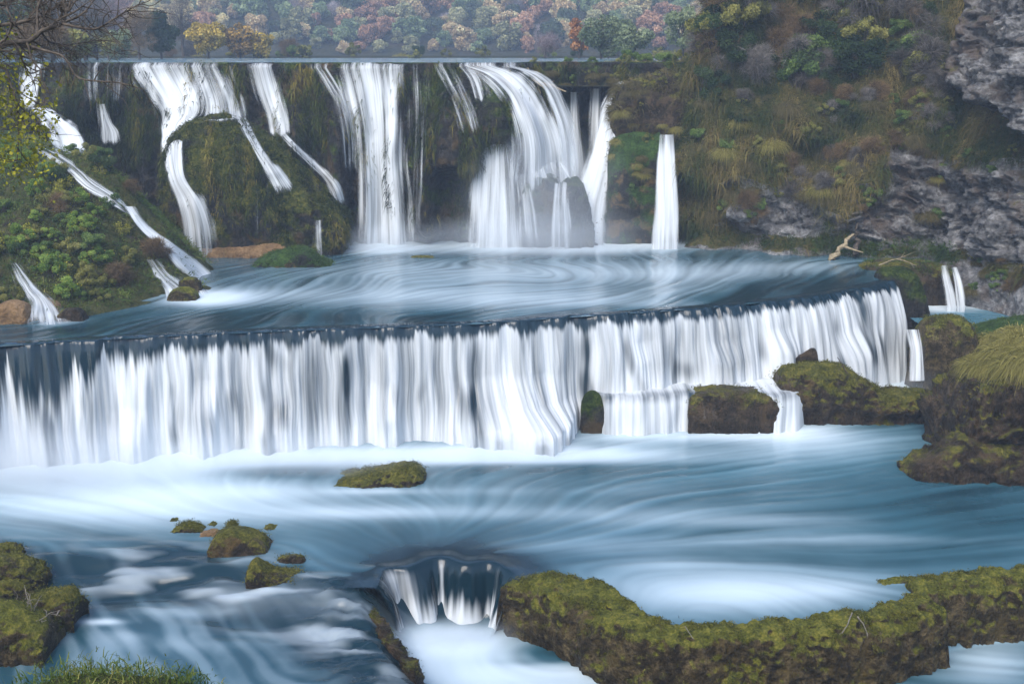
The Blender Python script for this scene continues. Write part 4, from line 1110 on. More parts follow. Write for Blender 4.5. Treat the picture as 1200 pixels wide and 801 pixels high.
UW = [BV_WALL] + BV_LUMPS[:8]
G_UP = 'upper waterfalls over the mossy wall'
UP = [
 ('far end white fall half hidden by leafy branches', [(22, 54, 80), (18, 50, 105), (16, 46, 132)], dict(crest=True, dens=1.0, nu=18)),
 ('thin veil of hanging threads over the brown ledge', [(88, 150, 79), (88, 150, 105), (92, 146, 130)], dict(mat='wisp', dens=.30, crest=True, nu=30)),
 ('trickle breaking over dark stones below the brown ledge', [(110, 126, 122), (112, 132, 142), (108, 142, 156), (106, 146, 176)], dict(mat='wisp', dens=.72, nu=18)),
 ('broad slanting fall that narrows beside the mossy mound and plunges to the pool', [(144, 232, 78), (154, 240, 95), (170, 246, 115), (183, 242, 133), (186, 222, 150), (188, 218, 185), (194, 222, 210), (202, 240, 235), (208, 250, 262), (208, 256, 291)], dict(crest=True, dens=.92, nu=30, nv=64, tail=.9)),
 ('short fall landing on the crown of the mossy mound', [(214, 270, 78), (222, 280, 100), (228, 288, 122), (226, 292, 146)], dict(crest=True, dens=.70, nu=24)),
 ('narrow white fall dropping behind the mossy mound', [(288, 326, 78), (296, 334, 108), (306, 342, 138), (312, 346, 166)], dict(crest=True, dens=.88, nu=20)),
 ('bright thread curling down the face of the mossy mound', [(272, 290, 138), (282, 300, 155), (292, 312, 175), (304, 332, 200), (314, 360, 236)], dict(mat='wisp', dens=.78, off=.12, mono=False)),
 ('thin line of water along the right shoulder of the mossy mound', [(316, 332, 150), (336, 352, 170), (356, 376, 190), (380, 400, 215), (394, 412, 246)], dict(mat='wisp', dens=.72, off=.12, mono=False)),
 ('faint drips low on the middle of the mossy mound', [(278, 340, 215), (278, 344, 250), (278, 346, 288)], dict(mat='wisp', dens=.12, off=.12, mono=False, nu=30)),
 ('short drip at the right foot of the mossy mound', [(366, 382, 258), (366, 382, 278), (364, 384, 294)], dict(mat='wisp', dens=.62, off=.12, mono=False)),
 ('slanting wisps left of the tallest straight fall', [(358, 394, 79), (372, 406, 100), (386, 418, 125), (396, 422, 155), (400, 424, 215)], dict(mat='wisp', dens=.46, crest=True, nu=24)),
 ('tallest straight white fall at the centre of the upper wall', [(380, 486, 79), (390, 486, 110), (400, 484, 150), (405, 482, 190), (406, 487, 235), (402, 492, 290)], dict(crest=True, dens=.80, nu=40, nv=60)),
 ('pair of thin threads on the moss right of the tallest fall', [(476, 504, 80), (478, 504, 120), (478, 502, 180), (476, 500, 284)], dict(mat='wisp', dens=.40, crest=True, nv=50, nu=20)),
 ('slanting wisp across the large moss drape', [(504, 540, 78), (516, 550, 100), (530, 562, 130), (540, 572, 170)], dict(mat='wisp', dens=.52, crest=True, nu=20)),
 ('short slanting wisp between the two moss drapes', [(530, 560, 78), (543, 571, 95), (552, 577, 126)], dict(mat='wisp', dens=.58, crest=True, nu=18)),
 ('great curving fall sweeping round the corner of the wall', [(526, 596, 77), (556, 622, 88), (580, 642, 110), (593, 658, 140), (598, 670, 172), (594, 676, 214), (590, 680, 236)], dict(crest=True, dens=.80, nu=44, nv=60, tail=.75, only_wall=True)),
 ('outermost curving fall beside the dark recess', [(588, 610, 78), (612, 638, 86), (630, 658, 102), (643, 670, 128), (650, 682, 160), (652, 690, 214), (651, 692, 240)], dict(crest=True, dens=.84, nv=44, nu=20, tail=.7, only_wall=True)),
 ('broad misty plunge in front of the rock under the moss drapes', [(556, 606, 160), (550, 612, 195), (545, 616, 230), (538, 622, 290)], dict(dens=.84, nu=34, Y=[93.0, 91.6], tail=1)),
 ('faint strands under the lip of the smaller moss drape', [(566, 612, 150), (568, 614, 185), (566, 616, 220)], dict(mat='wisp', dens=.30, Y=[92.3, 92.0], nu=20)),
 ('white spill over the top of the rock amid the spray', [(604, 674, 190), (598, 684, 200), (596, 696, 214)], dict(dens=.52, Y=[93.4, 90.8], nu=24)),
 ('small double thread down the face of the rock amid the spray', [(648, 670, 203), (645, 668, 232), (642, 672, 262), (640, 674, 284)], dict(mat='wisp', dens=.72, off=.12)),
 ('thin fall on the near corner of the rock amid the spray', [(600, 624, 204), (604, 630, 240), (604, 638, 288)], dict(mat='wisp', dens=.68, off=.15)),
 ('left slim fall in the dark recess', [(665, 682, 108), (664, 682, 150), (658, 690, 220)], dict(mat='strand', dens=.78, topd=.9, Y=[102.6, 100.0])),
 ('right slim fall in the dark recess', [(690, 708, 104), (688, 709, 150), (682, 714, 220)], dict(mat='strand', dens=.82, topd=.9, Y=[102.4, 100.0])),
 ('long leaning white fall past the grass capped outcrop', [(724, 758, 95), (712, 744, 110), (702, 734, 130), (692, 730, 160), (678, 724, 200), (660, 720, 240), (644, 718, 290)], dict(dens=.94, nu=30, nv=56, Y=[101.5, 97.2, 94.6, 93.4, 92.8])),
 ('narrow straight fall beside the green rock pillar', [(771, 790, 158), (769, 792, 190), (768, 794, 230), (765, 797, 287)], dict(dens=1.0, Y=[92.2, 91.4, 90.8], nu=24, topd=.6, edge=.32)),
 ('thin film of trickles over the mossy brink left of the tallest fall', [(262, 396, 78), (268, 402, 104), (276, 408, 140)], dict(mat='wisp', dens=.10, crest=True, nu=60)),
 ('thin film of trickles over the mossy brink right of the tallest fall', [(478, 600, 78), (490, 622, 100), (500, 640, 130)], dict(mat='wisp', dens=.12, crest=True, nu=60)),
]
# the water above the brink lies on the upper river
for k, (lab, rows, kw) in enumerate(UP):
    ow = kw.pop('only_wall', False)
    ribbon(lab, rows, [] if ('Y' in kw) else ([BV_WALL] if ow else UW), group=G_UP, seed=k * 3.7, wx=1.28, **{'fade': 1.0 if rows[-1][2] < 262 else .15, 'land': None if rows[-1][2] < 280 else 0.0, **kw})

# ------------------------------------------------------------------ the broad middle curtain
nS, nV = 1300, 84
Lp = resample(LIP, nS); tg = np.gradient(Lp, axis=0); tg /= np.linalg.norm(tg, axis=1)[:, None]
LN = np.stack([tg[:, 1], -tg[:, 0]], -1); LN *= np.sign(-LN[:, 1:2])
LN = np.stack([np.convolve(np.pad(LN[:, k], 40, mode='edge'), np.ones(81) / 81, 'valid') for k in (0, 1)], -1)
S = np.r_[0, np.cumsum(np.linalg.norm(np.diff(Lp, axis=0), axis=1))]
lpx = to_px(v3(Lp[:, 0], Lp[:, 1], 0))[0]
zb = np.interp(lpx, [0, 690, 720, 900, 925, 1062], [Z_LOW, Z_LOW, Z_SHELF - .1, Z_SHELF - .1, Z_LOW + .1, Z_LOW + .1]) - .25
vv = np.linspace(-.12, 1, nV)[:, None]
v = np.clip(vv, 0, 1)
sp = np.interp(lpx, [-100, 100, 500, 800, 950, 1062], [.9, .8, .8, 1.0, 1.9, 1.6])[None]
lipn = noise(v3(S * .9, 0, 0), 211) * .16 + noise(v3(S * 2.7, 0, 0), 212) * .10 + noise(v3(S * 7, 0, 0), 213) * .04
drop = np.where(vv > 0, -zb[None] * v ** 1.35, 0)
rel = drop / -zb[None]
o_ = np.where(vv < 0, vv * 9, 0) + sp * np.sqrt(rel + 1e-6) * 1.15 + .10 + (noise(v3(S * .5, 2, 0), 251) * .45 + noise(v3(S * 1.7, 3, 0), 252) * .22)[None] * sst(-.1, .0, vv)
folds = noise(v3(S[None] * .55 + .25 * noise(v3(S[None] * .2, drop * .3, 0), 3), drop * .10, 1), 213) * .55 + noise(v3(S[None] * 1.5, drop * .14, 5), 214) * .30 + noise(v3(S[None] * 4.0, drop * .2, 9), 215) * .10
o_ = o_ + folds * sst(.02, .5, rel) * 1.0
tx = np.gradient(Lp, axis=0); tx /= np.linalg.norm(tx, axis=1)[:, None]
def bul(c, w_, a, d0, d1):
    g_ = np.exp(-np.abs((lpx - c) / w_) ** 2.4)[None] * sst(d0, d1, drop); return a * g_
bu = bul(562, 42, 1.7, 3.0, 6.2) + bul(622, 38, 1.3, 3.1, 6.0) + bul(618, 42, 1.9, 4.75, 5.8) + bul(236, 20, .8, 2.4, 4.6) + bul(318, 26, .7, 3.6, 5.8) + bul(452, 22, .9, 3.2, 5.4) + bul(150, 26, .8, 3.8, 6) + bul(745, 16, .5, 1.6, 3) + bul(840, 22, .6, 1.8, 3.4) + bul(905, 16, .8, 1.5, 3.2) + bul(980, 20, .7, 2.2, 4.2)
o_ = o_ + bu * (1 + .25 * folds)
s0 = S[np.argmin(np.abs(lpx - 600))]
lat = bu * .10 * np.clip((S[None] - s0) / 2.5, -1, 1)
z = .045 - drop + lipn[None] * sst(-.06, .05, vv) * 1.0 - np.where(vv < 0, 0.045 * sst(-.05, -.12, vv), 0)
W = v3(Lp[None, :, 0] + LN[None, :, 0] * o_ + tx[None, :, 0] * lat, Lp[None, :, 1] + LN[None, :, 1] * o_ + tx[None, :, 1] * lat, z)
start = np.interp(lpx, [-120, 0, 40, 70, 100, 200, 300, 500, 700, 1062], [4.6, 4.3, 3.6, 2.4, 1.9, 1.05, .85, .75, .68, .5])[None]
st = start * (1 + .8 * noise(v3(S[None] * .8, 0, 3), 216) + .55 * noise(v3(S[None] * 3.0, 0, 7), 217) + .4 * noise(v3(S[None] * 8.0, 0, 9), 217))
dn = sst(st * .25, st * 1.25, drop)
gap = noise(v3(S[None] * .75, drop * .06, 11), 218) * .8 + noise(v3(S[None] * .9, drop * .40, 15), 228) * .45
body = np.interp(lpx, [-100, 60, 120, 400, 640, 860, 960, 1062], [.75, .78, .86, .66, .76, .72, .84, .80])[None] - .55 * sst(.18, .62, gap)
gx = sum(.6 * a * np.exp(-((lpx - c) / w_) ** 2) for c, w_, a in [(58, 14, .35), (232, 7, .35), (365, 8, .3), (402, 7, .45), (448, 7, .25), (556, 9, .4), (676, 6, .35), (758, 7, .3), (1000, 7, .5), (795, 5, .25)])
dens = dn * (body - gx[None] * sst(.05, .3, rel) - .03 * bu - .5 * sst(.86, .93, rel) * (np.exp(-((lpx - 603) / 7) ** 2) + .8 * np.exp(-((lpx - 640) / 8) ** 2) + .6 * np.exp(-((lpx - 572) / 6) ** 2))[None]) + .30 * sst(.6, 1.0, rel) + .16 * noise(v3(S[None] * .2, drop * .1, 4), 229) - .12 * (1 - dn)
clear = np.repeat(sst(S[-1] - .9, S[-1], S + .5 * noise(v3(S * 2, 0, 0), 3))[None], nV, 0); clear = np.maximum(clear, sst(-.055, -.12, vv) * 1.0)
uvx = S[None] + .22 * noise(v3(S[None] * .6, drop * .30, 2), 219) * sst(.3, 3, drop) + 0 * drop
me = mesh('waterfall', W, grid_faces(nS, nV), mats=M['veil'], uv=np.stack([uvx, drop + 0 * uvx + np.minimum(vv, 0) * 9], -1).reshape(-1, 2), attrs={'dens': np.clip(dens, -.6, 1.2).ravel(), 'clear': clear.ravel()})
tag(link('waterfall', me), 'very broad white curtain pouring over the long middle step', 'waterfall')

# shelf : water lying on the ledge and a second short curtain
spx = np.linspace(694, 952, 260)
yf = np.interp(spx, [694, 710, 740, 800, 860, 905, 930, 944, 952], [455, 463, 465, 460, 457, 463, 461, 452, 444]) + 2.2 * noise(v3(spx * .035, 0, 0), 226) + 1.0 * noise(v3(spx * .11, 0, 0), 227)
E = at_z(spx, yf, Z_SHELF)
vv = np.linspace(-1, 1, 60)[:, None]; v = np.clip(vv, 0, 1)
dr = 2.35 * v ** 1.3
W = v3(E[None, :, 0] + .06 * v * 6 * noise(v3(E[None, :, 0] * .5, 0, 0), 221), E[None, :, 1] + np.where(vv < 0, -vv * 4.6, 0) - .75 * np.sqrt(v) - .35 * v * noise(v3(E[None, :, 0] * 1.2, v, 0), 222), Z_SHELF - dr + .03 * noise(v3(E[None, :, 0], vv * 4, 0), 223))
sd_ = np.where(vv < 0, .72 + .3 * sst(-.1, -.7, vv) - .22 * sst(-.25, -.02, vv), .50 + .32 * sst(.05, .35, v)) + 0 * spx[None] - .25 * sst(.3, .7, noise(v3(spx[None] * .05, 0, 0), 224))
me = mesh('waterfall', W, grid_faces(260, 60), mats=M['veil'], uv=np.stack([E[None, :, 0] + 0 * v, dr + np.minimum(vv, 0) * 1.2 + 0 * E[None, :, 0]], -1).reshape(-1, 2), attrs={'dens': sd_.ravel(), 'clear': np.maximum(np.maximum(sst(704, 694, spx), sst(940, 952, spx))[None] + 0 * vv, sst(-.7, -.98, vv) + 0 * spx[None]).ravel()})
tag(link('waterfall', me), 'short second curtain dropping from the shelf below the middle fall', 'waterfall')
lump([(680, 505), (682, 470), (690, 458), (702, 461), (708, 480), (710, 505)], 65.0, .5, Z_LOW, 'rock', 'wall', 'black wet rock splitting the white dome from the shelf curtain', 'rock', amp=.12, freq=1.2, seed=311, e2=.5, nu=50, na=40)
RB = BV_LUMPS
G_LOW = 'small falls around the middle step'
ribbon('two trickles on the dark square rock under the shelf', [(816, 850, 457), (817, 850, 475), (818, 852, 500)], RB, 'wisp', dens=.22, off=.1, group=G_LOW, fade=.5, nu=24)
ribbon('left strand of the side fall dropping into the small pool at the cliff foot', [(1098, 1114, 311), (1101, 1118, 328), (1103, 1124, 345), (1104, 1127, 360)], [], 'wisp', dens=.8, Y=[80.6, 79.4], group=G_LOW, nu=18, land=Z_SIDE)
ribbon('right strand of the side fall dropping into the small pool at the cliff foot', [(1111, 1125, 313), (1115, 1130, 330), (1116, 1134, 346), (1117, 1136, 360)], [], 'wisp', dens=.7, Y=[80.4, 79.2], group=G_LOW, nu=18, land=Z_SIDE, seed=4)
ribbon('little fall spilling from the side pool left of the rounded mossy rock', [(1056, 1084, 386), (1060, 1086, 400), (1062, 1088, 415), (1058, 1092, 446)], [], 'wisp', nu=20, dens=.85, Y=[73.0, 71.6], group=G_LOW)

# bottom fall : dark smooth water bending over the brink, white at its foot
bl_ = [at_z(a, b, Z_LOW) for a, b in [(436, 690), (442, 678), (452, 666), (478, 664), (500, 655), (522, 653), (545, 660), (575, 657), (594, 665), (606, 674), (612, 688)]]
Bp = resample(np.array(bl_)[:, :2], 300); tg = np.gradient(Bp, axis=0); tg /= np.linalg.norm(tg, axis=1)[:, None]
BN = np.stack([tg[:, 1], -tg[:, 0]], -1); BN = np.stack([np.convolve(np.pad(BN[:, k], 30, mode='edge'), np.ones(61) / 61, 'valid') for k in (0, 1)], -1)
S = np.r_[0, np.cumsum(np.linalg.norm(np.diff(Bp, axis=0), axis=1))]; bpx_ = to_px(v3(Bp[:, 0], Bp[:, 1], Z_LOW))[0]
vv = np.linspace(-.7, 1, 90)[:, None]; v = np.clip(vv, 0, 1)
dr = 2.95 * v ** 1.5
fo_ = noise(v3(S[None] * .9, v * .5, 0), 231) * .45 + noise(v3(S[None] * 2.4, v * .8, 4), 232) * .14
o_ = np.where(vv < 0, vv * 3.2, 0) + 1.25 * v ** .8 + fo_ * sst(0, .5, v)
W = v3(Bp[None, :, 0] + BN[None, :, 0] * o_, Bp[None, :, 1] + BN[None, :, 1] * o_, Z_LOW + .02 - dr - .04 * sst(0, -.35, vv) + .04 * noise(v3(S[None] * .8, vv * 2, 8), 233) * sst(-.35, .1, vv))
g_ = sum(a * np.exp(-(((bpx_[None] + sh * 30 * v) - c) / w_) ** 2) for c, w_, a, sh in [(450, 13, .55, -.5), (470, 9, .42, -.4), (487, 5, .16, -.2), (517, 4, .6, -.2), (540, 8, .12, 0), (590, 9, .2, .3)])
base = .62 * sst(.48, .95, v + .18 * noise(v3(S[None] * 2.2, 0, 3), 234) + .12 * noise(v3(S[None] * 6, 0, 5), 235))
D = .02 + g_ * sst(-.1, .25, vv) * sst(1.2, .4, v) + base * 1.5 + .25 * sst(.80, 1, v)
clear = np.maximum(sst(-.05, -.68, vv + .12 * noise(v3(S[None] * .7, vv * 2, 4), 237)), np.maximum(sst(6, 0, np.arange(300.)), sst(268, 292, np.arange(300.)))[None])
me = mesh('waterfall', W, grid_faces(300, 90), mats=M['sheet'], uv=np.stack([S[None] + 0 * v, dr + np.minimum(vv, 0) * 3 + 0 * S[None]], -1).reshape(-1, 2), attrs={'dens': np.clip(D, -.6, 1.1).ravel(), 'clear': clear.ravel()})
tag(link('waterfall', me), 'dark blue horseshoe fall with white foot in front beside the mossy rim', 'waterfall')

# cascades running through the left bank
BB = [BK_BV]
G_BK = 'cascades through the green left bank'
for k, (lab, rows, kw) in enumerate([
    ('white apron of foam above the green left bank', [(30, 62, 126), (38, 92, 142), (44, 114, 158), (50, 122, 180)], dict(dens=.85, Y=[89.5, 87, 84.5], mat='strand', nu=26)),
    ('small cascade winding down the top of the left bank', [(34, 62, 174), (48, 90, 186), (66, 104, 198), (84, 126, 216), (110, 150, 232), (142, 164, 250)], dict(dens=.66, mat='wisp', nu=20)),
    ('bright cascade sliding down the right edge of the left bank', [(140, 164, 242), (155, 186, 268), (178, 220, 290), (194, 248, 312), (214, 264, 332), (226, 276, 356)], dict(dens=.95, mat='strand', nu=26)),
    ('lower arm of the bright cascade fanning over small stones', [(166, 190, 304), (174, 212, 324), (184, 240, 340), (184, 258, 360)], dict(dens=.74, mat='wisp', nu=24)),
    ('low cascade over brown stones at the left waterline', [(6, 26, 308), (12, 54, 334), (18, 76, 352), (6, 98, 368), (2, 108, 384)], dict(dens=.72, mat='wisp', nu=26))]):
    ribbon(lab, rows, BB, off=.5, belly=.2, fade=.3, group=G_BK, mono=False, seed=k * 1.9, **kw)
for k, (pr, Y, d, mt, lab) in enumerate([
    ([(-12, 384), (-6, 362), (8, 352), (26, 354), (36, 368), (38, 384)], 65.2, .8, 'sand', 'wet tan boulder at the left waterline'),
    ([(36, 358), (44, 350), (58, 350), (70, 357), (74, 366)], 67.5, .5, 'sand', 'small tan stone in the low left cascade'),
    ([(66, 380), (72, 364), (86, 360), (98, 366), (102, 378)], 65.6, .5, 'ledge', 'dark wet stone at the foot of the low left cascade'),
    ([(196, 358), (200, 342), (212, 336), (228, 340), (234, 357)], 71.3, .6, 'damp', 'small mossy stone at the foot of the bright bank cascade'),
    ([(210, 336), (216, 326), (228, 326), (236, 336)], 73.6, .4, 'damp', 'mossy stone splitting the bright bank cascade')]):
    lump(pr, Y, d, -.05 if k != 4 else .8, 'rock', mt, lab, 'rock', amp=.1, freq=1.3, seed=320 + k, nu=50, na=36, e2=.6, sink=.8, keep=False)
# ------------------------------------------------------------------ trees and shrubs
def crown_pts(rg, n, rad, clumps, cz, shell=.55):
    """leaf points in a number of uneven clumps spread through an ellipsoid"""
    C = rg.normal(size=(clumps, 3)); C /= np.linalg.norm(C, axis=1)[:, None]
    C *= (rg.uniform(.25, 1, (clumps, 1)) ** .5) * .78
    C = C * rad; C[:, 2] = C[:, 2] * 1.0 + cz
    cr = rg.uniform(.22, .42, clumps) * min(rad[0], rad[2])
    k = rg.choice(clumps, n, p=cr ** 2 / (cr ** 2).sum())
    D = rg.normal(size=(n, 3)); D /= np.linalg.norm(D, axis=1)[:, None]
    r = rg.uniform(shell, 1.05, (n, 1)) ** .7
    P = C[k] + D * r * cr[k][:, None] * [1, 1, .8]
    return P, D, C, cr, rg.normal(0, .16, clumps)[k]

def limb_paths(rg, h, C, cz, base_r):
    t = [(np.array([[0, 0, -.6], [rg.normal(0, .1), rg.normal(0, .1), h * .3], [rg.normal(0, .2), rg.normal(0, .2), cz * .95], [rg.normal(0, .3), rg.normal(0, .3), cz * 1.25]]), base_r)]
    for c in C[:14]:
        z0 = rg.uniform(.35, .9) * cz
        t.append((np.array([[0, 0, z0], [c[0] * .5, c[1] * .5, z0 + (c[2] - z0) * .6 + .2], c]), base_r * .35))
    return t

def add_wood(acc, paths, sides=5, mi=0):
    for p, r in paths:
        q = resample(p, 8); V, Q = tube(q, np.linspace(r, r * .25, 8), sides); acc.add(V, Q, mi=mi, tint=.5)

def tree_mesh(seed, h, rad, nleaf, lsize, leafmat, bark='bark', clumps=22, bare=False, cz=None, one=True, aspect=.7):
    rg = np.random.default_rng(seed); cz = cz if cz else h - rad[2]
    acc = Acc(); acc2 = acc if one else Acc()
    P, D, C, cr, tv = crown_pts(rg, nleaf, np.array(rad, float), clumps, cz)
    add_wood(acc, limb_paths(rg, h, C, cz, .035 * h ** .9 + .03))
    if bare:
        Dn = D * .7 + rg.normal(size=D.shape) * .5 + [0, 0, .5]
        V, Q, m = blades(P, Dn, lsize * 2.2 * rg.uniform(.6, 1.4, nleaf), lsize * .11, .12, rg)
        acc2.add(V, Q, mi=1 if one else 0, tint=np.repeat(np.clip(.5 + tv + rg.normal(0, .12, nleaf), 0, 1), m))
    else:
        V, Q = leaves(P, lsize * rg.uniform(.6, 1.35, nleaf), aspect, .25, rg, D)
        acc2.add(V, Q, mi=1 if one else 0, tint=np.repeat(np.clip(.5 + tv + rg.normal(0, .13, nleaf), 0, 1), 4))
    if one: return acc.build('tree', [M[bark], M[leafmat]])
    return acc.build('trunk', [M[bark]]), acc2.build('crown', [M[leafmat]])

def L(name, a, b, c, d, tr=.3, ov=.3): M[name] = mat_leaf(name, [(0, a), (.35, b), (.65, c), (1, d)], tr, ov)
L('rust_leaves', (0.070, 0.033, 0.016), (0.170, 0.073, 0.027), (0.300, 0.130, 0.044), (0.460, 0.240, 0.080))
L('ochre_leaves', (0.090, 0.060, 0.020), (0.220, 0.144, 0.040), (0.380, 0.240, 0.060), (0.580, 0.400, 0.120))
L('gold_leaves', (0.093, 0.078, 0.016), (0.233, 0.178, 0.034), (0.404, 0.296, 0.054), (0.590, 0.451, 0.109))
L('green_leaves', (0.023, 0.044, 0.017), (0.059, 0.103, 0.029), (0.113, 0.175, 0.044), (0.203, 0.259, 0.079))
L('dark_leaves', (0.008, 0.017, 0.008), (0.021, 0.040, 0.016), (0.038, 0.063, 0.023), (0.071, 0.101, 0.043))
L('olive_leaves', (0.044, 0.054, 0.017), (0.118, 0.126, 0.032), (0.203, 0.198, 0.054), (0.337, 0.316, 0.102))
L('pale_leaves', (0.042, 0.063, 0.031), (0.098, 0.133, 0.070), (0.168, 0.210, 0.112), (0.266, 0.308, 0.168))
L('mauve_twigs', (0.053, 0.040, 0.044), (0.121, 0.092, 0.099), (0.211, 0.166, 0.173), (0.332, 0.265, 0.265), .1)
L('grey_twigs', (0.028, 0.025, 0.022), (0.077, 0.070, 0.063), (0.140, 0.126, 0.112), (0.224, 0.210, 0.189), .1)
L('brown_twigs', (.03, .022, .012), (.085, .058, .03), (.16, .11, .055), (.24, .17, .09), .1)
L('yellow_leaves', (0.066, 0.073, 0.011), (0.158, 0.165, 0.019), (0.290, 0.277, 0.029), (0.449, 0.409, 0.066), .35)
L('fresh_leaves', (0.036, 0.067, 0.018), (0.090, 0.157, 0.031), (0.180, 0.270, 0.049), (0.337, 0.427, 0.102), .35)

# --- far hillside : every tree an object, kinds share their meshes
KINDS = [('rust_leaves', False, 'rust brown autumn tree on the hazy far hillside', 'rust brown trees on the far hillside'),
         ('ochre_leaves', False, 'ochre autumn tree on the hazy far hillside', 'ochre trees on the far hillside'),
         ('gold_leaves', False, 'golden yellow tree on the hazy far hillside', 'golden trees on the far hillside'),
         ('green_leaves', False, 'mid green tree on the hazy far hillside', 'green trees on the far hillside'),
         ('olive_leaves', False, 'olive green tree on the hazy far hillside', 'olive trees on the far hillside'),
         ('mauve_twigs', True, 'bare mauve grey tree on the hazy far hillside', 'bare mauve trees on the far hillside'),
         ('dark_leaves', False, 'dark green tree on the hazy far hillside', 'dark green trees on the far hillside')]
def hazed_leaves(name):  # paler, greyer leaf copies: distance haze and brightness put into the colour
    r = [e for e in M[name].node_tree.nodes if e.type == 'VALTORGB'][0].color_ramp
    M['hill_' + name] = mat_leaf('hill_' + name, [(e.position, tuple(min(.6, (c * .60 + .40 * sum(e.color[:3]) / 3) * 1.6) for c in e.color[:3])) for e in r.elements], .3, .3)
for q in KINDS: hazed_leaves(q[0])
TM = {}
for k, (mt, bare, lab, grp) in enumerate(KINDS):
    for q in range(2):
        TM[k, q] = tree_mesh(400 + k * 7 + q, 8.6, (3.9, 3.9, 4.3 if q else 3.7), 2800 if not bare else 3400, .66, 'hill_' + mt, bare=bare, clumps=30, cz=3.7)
def place(name, data, loc, s, rz, label=None, cat=None, group=None):
    o = bpy.data.objects.new(name, data); COL.objects.link(o); o.location = loc; o.scale = (s, s, s * random.uniform(.9, 1.15)); o.rotation_euler = (0, 0, rz)
    return tag(o, label, cat, group)
rg = np.random.default_rng(77)
spots = []
Y = 326.0
while Y < 520:
    step = 6.4 + (Y - 326) * .02
    x0, x1 = float(px_X(140, Y)), float(px_X(850, Y))
    xx = x0 + rg.uniform(0, step)
    while xx < x1:
        x_, y_ = xx + rg.normal(0, step * .22), Y + rg.normal(0, step * .3)
        z_ = float(hillZ(x_, y_)); pxx, pyy = to_px(v3(x_, y_, z_)); pyt = to_px(v3(x_, y_, z_ + 9))[1]
        if z_ > 14 and pyy > -14: spots.append((x_, y_, z_, float(pxx), float(pyy), step))
        xx += step
    Y += step * .92
rest = spots[298:]; spots = spots[:298]
for (x_, y_, z_, pxx, pyy, step) in spots:
    n_ = noise(v3(x_ * .035, y_ * .035, 1), 301) + .5 * rg.normal(0, .5)
    n2 = noise(v3(x_ * .03, y_ * .03, 9), 302) + .35 * rg.normal()
    if pyy > 40 and n2 < -.1: k = rg.choice([3, 4, 0, 1])
    else: k = int(np.clip(np.searchsorted([-.42, -.2, -.05, .12, .3, .5], n_ + .0), 0, 6)); k = [5, 6, 3, 1, 0, 4, 2][k]
    if n2 > .55: k = rg.choice([1, 4, 3])
    mt, bare, lab, grp = KINDS[k]
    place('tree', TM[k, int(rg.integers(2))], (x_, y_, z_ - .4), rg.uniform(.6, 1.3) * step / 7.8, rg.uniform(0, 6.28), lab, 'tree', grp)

if rest:
    accf = Acc()
    for (x_, y_, z_, pxx, pyy, step) in rest:
        P, D, C, cr, tv = crown_pts(rg, 520, np.array([3.4, 3.4, 3.6]) * step / 7.8, 12, 3.4)
        V, Q = leaves(P + [x_, y_, z_], .95 * rg.uniform(.6, 1.3, 520), .7, .25, rg, D)
        hue = float(np.clip(.5 + .9 * noise(v3(x_ * .035, y_ * .035, 1), 301) + .2 * rg.normal(), 0, 1))
        accf.add(V, Q, tint=np.repeat(np.clip(hue + rg.normal(0, .06, 520), 0, 1), 4))
    M['hillmix'] = mat_leaf('hill_forest', [(0, (.10, .085, .095)), (.25, (.07, .10, .06)), (.45, (.15, .15, .07)), (.62, (.22, .16, .08)), (.8, (.24, .12, .07)), (1, (.16, .10, .10))], .3, 0)
    tag(link('forest', accf.build('forest', [M['hillmix']])), 'hazy mixed autumn forest high on the far hillside', 'forest', kind='stuff')
# --- the bank beyond the brink : trees one can tell apart, with trunk and crown
def big_tree(px, Y, h, rad, n, ls, mt, label, bare=False, seed=0, bark='bark', clumps=26, zoff=0, group=None, name='tree', base=None):
    x_ = float(px_X(px, Y, 15)); z_ = float(hillZ(x_, Y)) if base is None else base
    root = empty(name, (x_, Y, z_ + zoff)); tag(root, label, 'tree', group)
    a, b = tree_mesh(seed + 500, h, rad, n, ls, mt, bark, clumps, bare, one=False)
    link('trunk', a, root); link('crown', b, root); root.rotation_euler = (0, 0, seed * 1.1)
    return root
big_tree(244, 178, 6.6, (3.1, 3.0, 2.9), 4200, .42, 'gold_leaves', 'rounded golden yellow tree on the far shore behind the brink', seed=1, base=14.1)
big_tree(282, 181, 6.8, (3.0, 2.6, 3.2), 3400, .40, 'ochre_leaves', 'thin orange yellow tree next to the rounded golden one', seed=2, base=14.1)
big_tree(306, 182, 5.4, (2.0, 2.0, 2.5), 1700, .38, 'gold_leaves', 'smaller pale yellow tree at the end of the yellow row', seed=3, base=14.0)
big_tree(190, 165, 7.0, (2.8, 2.6, 3.2), 4200, .40, 'dark_leaves', 'dark green tree left of the yellow trees', seed=4, base=14.1)
big_tree(164, 160, 7.5, (3.2, 3.0, 3.6), 4200, .34, 'brown_twigs', 'bare dark twiggy tree beside the dark green one', bare=True, seed=5, base=14.0)
big_tree(215, 190, 11.5, (2.6, 2.6, 5.0), 3600, .36, 'grey_twigs', 'tall slender leafless grey tree behind the yellow trees', bare=True, seed=6, base=14.0)
big_tree(140, 150, 4.6, (2.4, 2.2, 2.1), 3000, .32, 'pale_leaves', 'pale silver green shrub tree at the left end of the brink', seed=7, base=14.0)
big_tree(112, 145, 5.4, (2.6, 2.4, 2.6), 3200, .34, 'olive_leaves', 'olive green tree behind the overhanging bare branches', seed=8, base=14.0)
big_tree(358, 186, 2.6, (2.0, 1.6, 1.2), 1600, .28, 'olive_leaves', 'low round green bush on the far shore', seed=9, base=14.1, name='bush')
big_tree(486, 180, 1.7, (1.7, 1.3, .8), 1000, .25, 'olive_leaves', 'flat yellow green bush close above the brink', seed=10, base=14.1, name='bush')
